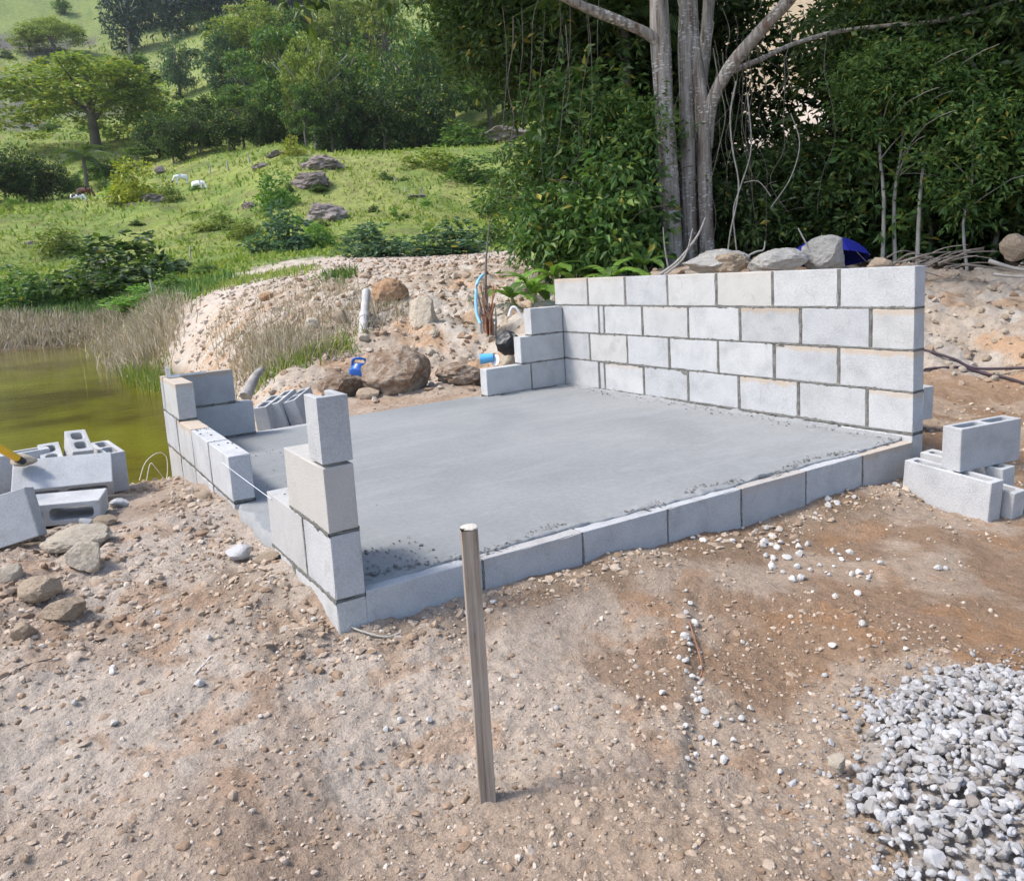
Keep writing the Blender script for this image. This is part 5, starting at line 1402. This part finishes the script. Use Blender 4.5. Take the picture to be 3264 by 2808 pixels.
# hanging palm fronds in the shade
def frond(length, mat, seed):
    r2 = np.random.default_rng(seed)
    n = 46
    t = np.linspace(.08, 1, n)
    ax_ = np.stack([t * length * .75, t * 0, .35 * length * t - .85 * length * t ** 2.2], 1)
    b = []; d = []
    for s in (-1, 1):
        b.append(ax_)
        d.append(np.stack([np.full(n, .5), np.full(n, s * 1.0), -.7 - .3 * t], 1))
    b = np.concatenate(b); d = unit(np.concatenate(d))
    ln = length * .34 * np.concatenate([np.sin(np.pi * (t * .85 + .1))] * 2)
    side = unit(np.cross(d, np.array([0, 0, 1.0]))) * .012
    V = np.stack([b - side * .6, b + side * .6, b + d * ln[:, None] * .6 + side, b + d * ln[:, None]], 1).reshape(-1, 3)
    me = mesh_np('frond', V, [np.arange(len(b) * 4).reshape(-1, 4)])
    add_attr(me, 'rnd', r2.random(len(b)))
    me.materials.append(mat)
    return me
FR = [frond(1.7, L_DARK, 1), frond(1.4, L_DARK, 2)]
def palm(x, y, r, label, n, tr=.09, sc=1.0, grp=None, mat_t=M_TRUNK):
    top = P(x, y, r); g = gz(top[0], top[1], False)
    root = thing('palm_tree', label, 'palm', (top[0], top[1], g), (0, 0, 0), grp)
    mb = MB(); h = top[2] - g
    tube(mb, [(0, 0, -.1), (.03, 0, h * .5), (0, 0, h)], [tr, tr * .8, tr * .7], 8)
    ob('trunk', mb.mesh('trunk', True), mat_t, root)
    for i in range(n):
        ob('frond', FR[i % 2], None, root, (0, 0, h), (random.uniform(-.2, .2), random.uniform(-.9, .25), i * 6.283 / n + random.uniform(-.2, .2)), sc * random.uniform(.85, 1.15))
    return root
palm(1262, 40, 11.6, 'shaded palm with hanging fronds left of the big trunk', 13)
palm(1318, -10, 12.4, 'second shaded palm close behind the big trunk', 11)
palm(168, 318, 118, 'small pale palm at the edge of the dark trees above the cows', 12, .3, 3.0)

# ---------------------------------------------------------------- banana plants and dead stalks
def banana_leaf(L, W, seed, torn=True):
    r2 = np.random.default_rng(seed)
    n = 15
    t = np.linspace(0, 1, n)
    cx = L * (t * .8); cz = L * (.55 * t - .75 * t ** 2.1)
    w_ = W * np.sin(np.pi * np.clip(t * .93 + .05, 0, 1)) ** .6 / 2
    V = []; F = []
    for s in (-1, 1):
        for i in range(n - 1):
            k = len(V)
            gap = .86 if torn and i % 2 == 0 and r2.random() < .45 else 1.0
            i2 = i + gap
            x2 = cx[i] + (cx[i + 1] - cx[i]) * gap; z2 = cz[i] + (cz[i + 1] - cz[i]) * gap
            dr = .30 + .25 * r2.random() if torn else .25
            V += [(cx[i], 0, cz[i]), (x2, 0, z2), (x2 + L * .03, s * w_[i + 1], z2 - w_[i + 1] * dr + .03), (cx[i] + L * .03, s * w_[i], cz[i] - w_[i] * dr + .03)]
            F.append((k, k + 1, k + 2, k + 3))
    me = mesh_np('leaf', V, [F])
    add_attr(me, 'rnd', np.clip(.5 + r2.normal(size=len(F)) * .15, 0, 1))
    rib = MB(); tube(rib, np.stack([cx, cx * 0, cz + .004], 1), np.linspace(.014, .003, n), 4)
    return me, rib.mesh('midrib', True)
BL = [banana_leaf(1.0, .30, 1), banana_leaf(.8, .26, 2, False), banana_leaf(1.15, .32, 3)]
for i, (me, rb) in enumerate(BL):
    me.materials.append((L_BRIGHT, L_MID, L_BRIGHT)[i]); rb.materials.append(M_PALEBARK if False else L_YELLOW)
def banana(x, y, r, label, n, sc=1.0, h=.7):
    p = P(x, y, r); g = gz(p[0], p[1], False)
    root = thing('banana_plant', label, 'banana plant', (p[0], p[1], g), (0, 0, random.uniform(0, 6)), 'banana plants at the forest corner')
    mb = MB(); tube(mb, [(0, 0, -.1), (.02, 0, h * .5 * sc), (0, 0, h * sc)], [.06 * sc, .05 * sc, .03 * sc], 8)
    ob('stem', mb.mesh('stem', True), plain('banana_stem', (.22, .24, .10), .7, .3, 12, .2, 40), root)
    for i in range(n):
        me, rb = BL[(i + int(x)) % 3]
        lf = ob('leaf', me, None, root, (0, 0, h * sc * .95), (0, random.uniform(-.75, .1), i * 6.283 / n + random.uniform(-.3, .3)), sc * random.uniform(.8, 1.1))
        ob('midrib', rb, None, lf)
banana(1080, 600, 8.6, 'broad leaved banana plant left of the tall wall', 7, .58, .35)
banana(1035, 590, 8.8, 'torn leaved banana plant nearest the blue hose', 6, .55, .3)
banana(1235, 560, 9.1, 'banana plant with a yellowing frond behind the wall top', 6, .6, .2)
banana(1120, 560, 9.4, 'banana plant among the glossy shrubs', 6, .6, .4)
banana(1305, 560, 9.4, 'low banana plant at the foot of the big trunk', 5, .55, .3)
# dead reddish stalks beside the hose
p = P(985, 648, 8.2); g = gz(p[0], p[1])
ds = thing('dead_palm_stump', 'reddish bundle of dead palm stalks beside the blue hose', 'dead stalks', (p[0], p[1], g))
M_RED = plain('red_stalk', (.27, .13, .075), .9, .35, 30, .4, 60)
for i in range(26):
    a = random.uniform(0, 6.28); q = random.uniform(0, .09)
    mb = MB(); b0 = np.array([q * math.cos(a), q * math.sin(a), -.03])
    tube(mb, spline([b0, b0 * 1.2 + np.array([0, 0, .22]), b0 * random.uniform(.6, 2.2) + np.array([random.gauss(0, .06), random.gauss(0, .06), random.uniform(.3, .62)])], 7), np.linspace(.014, .005, 7), 5)
    ob('stalk', mb.mesh('stalk', True), M_RED if i % 3 else M_WOODGREY, ds)
mb = MB(); tube(mb, spline([(0, 0, .3), (.03, 0, .75), (.12, 0, 1.25)], 8), np.linspace(.02, .004, 8), 5)
ob('leaf', mb.mesh('leaf', True), M_TRUNK, ds)
def tube_thing(name, label, cat, pts, rad, mat, n=8, k=24, group=None, taper=1.0):
    pts = spline(pts, k); o = pts[0].copy()
    mb = MB(); tube(mb, pts - o, np.linspace(rad, rad * taper, k), n)
    return tag(ob(name, mb.mesh(name, True), mat, None, tuple(o)), label, cat, group)
M_HOSE = plain('blue_hose', (.25, .52, .72), .4, .1, 20, 0)
tube_thing('water_hose', 'light blue hose hanging beside the dead stalks', 'hose', [P(978, 556, 8.3), P(966, 572, 8.15), P(963, 605, 8.1), P(965, 635, 8.05), P(972, 655, 8.0)], .016, M_HOSE)
M_PVC = plain('grey_pvc', (.40, .39, .38), .6, .2, 10, .15, 60)
# drain pipe on the bank
a0, a1 = P(735, 690, 8.55), P(741, 590, 9.3)
a0[2] = gz(a0[0], a0[1], False) + .02; a1[2] = CAM[2] + 9.3 * elev(741, 590)
pipe = thing('drain_pipe', 'weathered grey pipe lying up the stony bank', 'pipe', tuple(a0))
d_ = a1 - a0
for (t0, t1, rd, nm) in ((-.05, .36, .050, 'pipe_section'), (.35, .47, .056, 'coupling'), (.46, 1.0, .046, 'pipe_section')):
    mb = MB(); tube(mb, [d_ * t0, d_ * (t0 + t1) / 2, d_ * t1], rd, 14)
    ob(nm, mb.mesh(nm, True), M_PVC, pipe)

# ---------------------------------------------------------------- tools and small things
def mat_plastic(name, col, rough=.35): return plain(name, col, rough, .08, 15, .08, 50, spec=.5)
M_BLUE = mat_plastic('blue_plastic', (.010, .085, .34)); M_LBLUE = mat_plastic('light_blue_plastic', (.10, .42, .80)); M_WHITE = mat_plastic('white_plastic', (.75, .76, .78)); M_BLACK = mat_plastic('black_plastic', (.012, .012, .016), .45); M_YEL = mat_plastic('yellow_paint', (.72, .42, .01))
M_METAL = plain('aluminium', (.62, .64, .67), .35, .1, 30, .1, 80, metal=.8)
# blue jug
jp, jr = at(727, 796); jp[2] = gz(jp[0], jp[1], False)
jug = thing('water_jug', 'blue plastic jug with a carry handle between two boulders', 'jug', tuple(jp), (0, D2R(6), -.56))
me = curve_prism('body', rrect(-.085, .085, -.07, .07, .03), [], .21, .010)
me.materials.clear(); b_ = ob('body', me, M_BLUE, jug, (0, 0, .11))
mb = MB(); 
for q_ in range(3): pass
tube(mb, [(0, 0, .20), (0, 0, .235), (0, 0, .255)], [.10, .075, .05], 16); ob('shoulder', mb.mesh('shoulder', True), M_BLUE, jug, (.0, 0, .0), None, (.82, .66, 1))
mb = MB(); tube(mb, spline([(-.06, 0, .20), (-.062, 0, .27), (-.045, 0, .292), (.0, 0, .296), (.035, 0, .292), (.05, 0, .27), (.05, 0, .22)], 24), .011, 8); ob('handle', mb.mesh('handle', True), M_BLUE, jug)
mb = MB(); tube(mb, [(0, 0, .25), (0, 0, .285)], [.026, .026], 14); ob('cap', mb.mesh('cap', True), M_WHITE, jug, (.065, .02, -.02))
# cup
cp_ = P(985, 738, 6.75); cp_[2] = CAM[2] + 6.75 * elev(985, 737)
cup = thing('plastic_cup', 'light blue plastic cup lying by a white lid on the bank', 'cup', tuple(cp_), (0, 0, -.56 + math.pi))
mb = MB(); tube(mb, [(-.06, 0, .055), (.055, 0, .045)], [.036, .046], 16, False); tube(mb, [(-.06, 0, .055), (-.058, 0, .055)], [.036, .001], 16, False); tube(mb, [(.055, 0, .045), (-.04, 0, .053)], [.043, .033], 16, False)
ob('cup_body', mb.mesh('cup_body', True), M_LBLUE, cup)
mb = MB(); tube(mb, [(-.08, .01, .03), (-.075, .015, .032)], [.05, .05], 18); ob('lid', mb.mesh('lid', True), M_WHITE, cup)
# black bag
bp = P(1031, 706, 6.2)
tag(rock_obj('plastic_bag', 91, M_BLACK, (bp[0], bp[1], bp[2] + .05), (.11, .08, .10), -.5, 3, 10, .2), 'black plastic bag bulging behind the stepped stub wall', 'bag')
tube_thing('white_pipe', 'bent white plastic pipe end sticking from the bank', 'pipe', [P(1030, 640, 6.9), P(1033, 628, 6.9), P(1037, 622, 6.9), P(1045, 624, 6.9), P(1056, 642, 6.9)], .011, M_WHITE)
# stake
sp0 = P(948, 1064, 1.5); sg = gz(sp0[0], sp0[1])
def mat_stake():
    mt, n, b = mat_new('sawn_stake_wood')
    v = coords(n)
    mp = nd(n, 'ShaderNodeMapping'); mp.inputs['Scale'].default_value = (60, 60, 2.0)
    n.links.new(v, mp.inputs['Vector'])
    g_ = noise(n, 1.6, 6, .65, mp.outputs[0], .4)
    c = ramp(n, g_, [(.33, (.05, .036, .028)), (.40, (.20, .15, .115)), (.52, (.29, .235, .185)), (.7, (.38, .32, .26))])
    c = mixc(n, mth(n, 'MULTIPLY', ramp(n, noise(n, 9, 4, .6, v), [(.5, 0.0), (.62, 1.0)]), .35), c, (.33, .30, .27))
    n.links.new(c, b.inputs['Base Color']); b.inputs['Roughness'].default_value = .85
    bump(n, b, g_, .6, .003)
    return mt
M_STAKE = mat_stake()
H_ = sp0[2] - sg
stake = thing('wooden_stake', 'weathered square wooden stake driven into the foreground earth', 'stake', (sp0[0], sp0[1], sg), (0, 0, D2R(-22)))
zs = np.linspace(-.15, H_ - .006, 26); V = []; F = []
hw, hd = .0165, .0135
sec = [(-hw, -hd + .001), (-hw + .001, -hd), (-hw * .3, -hd), (hw * .3, -hd), (hw - .001, -hd), (hw, -hd + .001), (hw, hd - .001), (hw - .001, hd), (-hw + .001, hd), (-hw, hd - .001)]
for k, z in enumerate(zs):
    for j, (a, b) in enumerate(sec):
        e = .0030 * float(fbm(np.array([z * 14 + j * 3.0]), np.array([j * 1.7]), 3, 33)[0])
        V.append((a * (1 + e * 20), b * (1 + e * 20), z))
ns = len(sec)
for k in range(len(zs) - 1):
    for j in range(ns): F.append((k * ns + j, k * ns + (j + 1) % ns, (k + 1) * ns + (j + 1) % ns, (k + 1) * ns + j))
ob('shaft', mesh_np('shaft', V, [F]), M_STAKE, stake)
tp = rock_obj('worn_top', 92, plain('bruised_wood', (.62, .57, .50), .9, .2, 40, .5, 150), (0, 0, H_ - .004), (.0185, .0155, .007), 0, 3, 4, .25)
tp.parent = stake
# string line between the low wall and the pillar
M_STR = plain('string', (.70, .74, .80), .7, .05, 10, 0)
tube_thing('string_line', 'white mason string stretched from low wall to pillar', 'string', [np.array((-.004, 1.32, .168)), np.array((-.006, 1.0, .169)), np.array((-.004, .58, .170))], .0011, M_STR, 5, 6)
# aluminium line holder on the low wall corner
br = thing('line_holder', 'small aluminium line holder lying on the far low wall corner', 'bracket', (.03, 2.66, .413), (0, 0, 0))
for nm, bx_ in (('bar', (0, .20, -.006, .006, 0, .012)), ('upright', (-.012, .006, -.03, .03, 0, .055)), ('foot', (-.012, .05, -.045, -.012, 0, .008))):
    ob(nm, mesh_np(nm, *[boxv(*bx_)[0], [boxv(*bx_)[1]]]), M_METAL, br)
# yellow handled tool on the left pile
h0, h1, h2 = P(-70, 868, 3.75), P(36, 928, 3.95), P(47, 935, 3.97)
tool = thing('hoe_handle', 'yellow tool handle with a dark ferrule on the left block pile', 'tool', tuple(h0))
mb = MB(); tube(mb, [h0 * 0, (h1 - h0) * .5, h1 - h0], .016, 10); ob('handle', mb.mesh('handle', True), M_YEL, tool)
mb = MB(); tube(mb, [(h1 - h0) * .99, h2 - h0], [.019, .014], 10); ob('ferrule', mb.mesh('ferrule', True), M_BLACK, tool)
boulder(50, 940, 46, 22, R_PALE, 'white lump of plaster beside the yellow tool handle', 93, 3, r=4.0)
# wire, root, cables, sticks
M_WIRE = plain('pale_wire', (.60, .57, .52), .6, .1, 10, 0)
tube_thing('loose_wire', 'pale wire looping at the foot of the low wall by the pond', 'wire', [P(282, 972, 4.75), P(292, 940, 4.78), P(308, 922, 4.8), P(326, 916, 4.85), P(338, 930, 4.85), P(336, 970, 4.8), P(316, 948, 4.75), P(304, 938, 4.75), P(296, 975, 4.72)], .0025, M_WIRE, 5, 40)
def on_ground(lst, lift=.006):
    o_ = []
    for x, y in lst:
        p, r = at(x, y); o_.append(np.array((p[0], p[1], gz(p[0], p[1]) + lift)))
    return o_
tube_thing('pale_root', 'pale bent root lying at the near corner of the pillar', 'root', on_ground([(660, 1238), (690, 1266), (712, 1284), (740, 1296), (780, 1298), (812, 1292)], .008), .0042, M_PALEBARK, 6, 24, None, .6)
M_CAB = plain('dark_cable', (.055, .038, .05), .5, .15, 20, 0)
tube_thing('cable', 'dark cable running straight across the earth right of the wall', 'cable', on_ground([(1868, 720), (1930, 738), (1975, 745), (2080, 748), (2200, 752)], .015), .011, M_CAB, 6, 30, 'cables right of the wall')
tube_thing('cable', 'dark cable curving towards the camera right of the wall', 'cable', on_ground([(1870, 752), (1940, 750), (1990, 752), (2040, 768), (2090, 790), (2180, 830)], .015), .011, M_CAB, 6, 30, 'cables right of the wall')
for i, (pts, r, rad, lab) in enumerate([
    ([(1332, 558), (1370, 530), (1410, 480), (1428, 440)], 9.0, .02, 'dead stick leaning across the big trunk foot'), ([(1345, 556), (1385, 520), (1402, 462)], 8.9, .014, 'second dead stick crossing at the big trunk foot'),
    ([(1352, 540), (1345, 500), (1342, 460)], 9.2, .012, 'upright bare twig left of the big trunk foot'), ([(1500, 525), (1530, 510), (1545, 506), (1548, 488)], 8.5, .012, 'forked dead twig between two pale boulders'),
    ([(1660, 545), (1635, 500), (1615, 462)], 8.3, .012, 'dark twig rising left of the grey boulder'), ([(2000, 528), (2060, 545), (2120, 548)], 8.6, .022, 'pale bare branch on the right dirt pile'), ([(2010, 555), (2060, 560), (2120, 556)], 8.4, .016, 'thin bare branch below the pale one on the dirt pile')]):
    tube_thing('dead_branch', lab, 'branch', [P(a, b, r) for a, b in pts], rad, M_WOODGREY, 6, 14, 'dead branches behind the wall', .5)
M_DEADW = plain('dead_wood', (.20, .17, .145), .95, .35, 15, .5, 60)
for i in range(20):
    x0 = random.uniform(1770, 1950); y0 = random.uniform(520, 545); sl = random.uniform(-.25, .45); ln = random.uniform(50, 130)
    tube_thing('dead_branch', 'tangled dead branch in the brush heap right of the saplings', 'branch', [P(x0, y0, 8.9 + random.uniform(-.3, .1)), P(x0 + ln * .5, y0 - ln * .5 * sl - random.uniform(0, 8), 8.9), P(x0 + ln, y0 - ln * sl * .8, 8.9 + random.uniform(-.1, .4))], random.uniform(.006, .016), M_DEADW, 5, 12, 'brush heap branches', .4)
for i, (pts, lab) in enumerate([([(0, 1395), (60, 1368), (120, 1352)], 'dark thin root crossing the lower left earth'), ([(395, 1382), (412, 1355), (430, 1340)], 'pale straw stalk on the pale trodden earth'), ([(545, 1100), (575, 1102), (604, 1102)], 'white straw lying on the path left of the pillar'), ([(1395, 1255), (1420, 1335), (1412, 1365)], 'brown splinter of wood in the stone chip trail')]):
    tube_thing('dry_twig', lab, 'twig', on_ground(pts, .004), .0022, (M_TRUNK, M_WIRE, M_WIRE, M_RED)[i], 5, 10)
# driftwood root on the bank behind the leaning blocks
tube_thing('tree_root', 'grey split root standing behind the leaning blocks', 'root', [P(497, 803, 6.3), P(510, 775, 6.4), P(520, 758, 6.5), P(530, 748, 6.6)], .05, M_WOODGREY, 8, 12, None, .5)
# umbrella
up = P(1676, 527, 9.3)
umb = thing('umbrella', 'open blue umbrella lying behind the grey boulder', 'umbrella', tuple(up), (D2R(-12), D2R(6), -.5))
M_UMB = plain('blue_nylon', (.010, .014, .20), .6, .1, 10, 0)
RU = .43
for s in range(8):
    V = []; F = []
    for i in range(7):
        ph = i / 6 * D2R(62)
        for j in range(5):
            f_ = j / 4; th = (s + f_) * math.pi / 4
            sag = 1 - .05 * math.sin(math.pi * f_) * (i / 6)
            V.append((RU * math.sin(ph) / math.sin(D2R(62)) * math.cos(th) * sag, RU * math.sin(ph) / math.sin(D2R(62)) * math.sin(th) * sag, .24 * (math.cos(ph) - math.cos(D2R(62))) / (1 - math.cos(D2R(62))) + .01))
    for i in range(6):
        for j in range(4): F.append((i * 5 + j, (i + 1) * 5 + j, (i + 1) * 5 + j + 1, i * 5 + j + 1))
    ob('panel', mesh_np('panel', V, [F], True), M_UMB, umb)
    mb = MB(); th = s * math.pi / 4
    tube(mb, [(.0, 0, .245), (RU * .55 * math.cos(th), RU * .55 * math.sin(th), .19), (RU * math.cos(th), RU * math.sin(th), .005)], .003, 4); ob('rib', mb.mesh('rib'), M_METAL, umb)
mb = MB(); tube(mb, [(0, 0, .28), (0, 0, -.1)], .006, 8); ob('shaft', mb.mesh('shaft', True), M_METAL, umb)

# ---------------------------------------------------------------- fence posts and cows
for i, (x, yb, h, lab) in enumerate([(100, 606, 42, 'pale fence post at the far pond shore'), (388, 530, 30, 'fence post right of the biggest dark bush'), (310, 610, 40, 'leaning fence post in front of the biggest dark bush'), (886, 508, 26, 'leaning fence post above the bank at right'), (852, 402, 18, 'leaning white post low on the right pasture'), (462, 345, 16, 'thin post left on the ridge pasture'), (425, 350, 18, 'thin post right of the white cow'), (505, 330, 16, 'thin post near the ridge top'), (238, 372, 20, 'post behind the dark brown cow'), (820, 395, 14, 'short post in the right pasture scrub'), (800, 375, 14, 'small upper post on the right pasture')]):
    p, r = at(x, yb)
    tube_thing('fence_post', lab, 'fence post', [p + np.array((0, 0, -.2)), p + np.array((random.uniform(-.1, .1), 0, h * px_size(r) * .5)), p + np.array((random.uniform(-.25, .1), 0, h * px_size(r)))], max(.05, px_size(r) * 1.3), M_PALEBARK, 6, 6, 'fence posts on the pasture')
def cow_mesh():
    me = bpy.data.meshes.new('cow')
    J = [((.62, 0, 1.22), .30), ((.1, 0, 1.18), .34), ((-.45, 0, 1.2), .31), ((-.72, 0, 1.22), .22),
         ((.88, 0, 1.15), .20), ((1.12, 0, .80), .14), ((1.25, 0, .45), .12), ((1.40, 0, .22), .075),
         ((.60, .20, .80), .11), ((.60, .2, .42), .07), ((.62, .2, 0), .06), ((.60, -.20, .80), .11), ((.66, -.2, .42), .07), ((.70, -.2, 0), .06),
         ((-.62, .20, .85), .16), ((-.70, .2, .45), .075), ((-.62, .2, 0), .06), ((-.62, -.20, .85), .16), ((-.78, -.2, .47), .075), ((-.72, -.2, 0), .06),
         ((-.86, 0, 1.15), .05), ((-.90, 0, .65), .03), ((1.18, .17, .60), .03), ((1.18, -.17, .60), .03)]
    E_ = [(0, 1), (1, 2), (2, 3), (0, 4), (4, 5), (5, 6), (6, 7), (0, 8), (8, 9), (9, 10), (0, 11), (11, 12), (12, 13), (2, 14), (14, 15), (15, 16), (2, 17), (17, 18), (18, 19), (3, 20), (20, 21), (6, 22), (6, 23)]
    me.from_pydata([j[0] for j in J], E_, [])
    o = bpy.data.objects.new('tmp', me); COL.objects.link(o)
    md = o.modifiers.new('s', 'SKIN')
    for v, j in zip(me.skin_vertices[0].data, J): v.radius = (j[1], j[1]); v.use_root = False
    me.skin_vertices[0].data[1].use_root = True
    o.modifiers.new('b', 'SUBSURF').levels = 1
    dg = bpy.context.evaluated_depsgraph_get(); dg.update()
    out = bpy.data.meshes.new_from_object(o.evaluated_get(dg))
    bpy.data.objects.remove(o)
    return out
CM = cow_mesh()
def mat_cow(name, a, b, thr):
    mt, n, bs = mat_new(name)
    n.links.new(ramp(n, noise(n, 1.6, 2, .4, coords(n)), [(thr - .01, a), (thr + .01, b)]), bs.inputs['Base Color'])
    bs.inputs['Roughness'].default_value = .8
    return mt
W_, K_ = (.72, .71, .68), (.02, .018, .018)
for (x, yb, rz, sc, mt, lab) in [(402, 391, -.2, 1.0, mat_cow('white_hide', W_, (.6, .58, .54), .6), 'white cow grazing on the pasture below the ridge trees'), (369, 375, -2.6, .95, mat_cow('white_black_hide', W_, K_, .57), 'white cow with black head grazing behind the white one'), (158, 416, .0, 1.0, mat_cow('pied_hide', W_, K_, .5), 'black and white cow in front of the brown cow'), (172, 406, -.1, 1.15, mat_cow('brown_hide', (.10, .035, .015), K_, .56), 'dark brown cow grazing behind the pied cow')]:
    p, r = at(x, yb)
    me = CM.copy(); me.materials.clear(); me.materials.append(mt)
    o = ob('cow', me, None, None, tuple(p), (0, 0, rz - .56), sc * .85)
    tag(o, lab, 'cow', 'cows on the pasture')

# ---------------------------------------------------------------- haze over the valley
hz = mesh_np('haze', boxv(-450, 700, -300, 900, -3, 330)[0], [boxv(-450, 700, -300, 900, -3, 330)[1]])
hm = bpy.data.materials.new('haze_air'); hm.use_nodes = True
hn = hm.node_tree; hn.nodes.remove(hn.nodes['Principled BSDF'])
pv = hn.nodes.new('ShaderNodeVolumePrincipled')
pv.inputs['Color'].default_value = (.86, .92, 1.0, 1)
pv.inputs['Density'].default_value = 0.00012
pv.inputs['Anisotropy'].default_value = 0.3
hn.links.new(pv.outputs[0], hn.nodes['Material Output'].inputs['Volume'])
tag(ob('haze', hz, hm), 'thin pale haze filling the valley air', 'haze', kind='stuff')
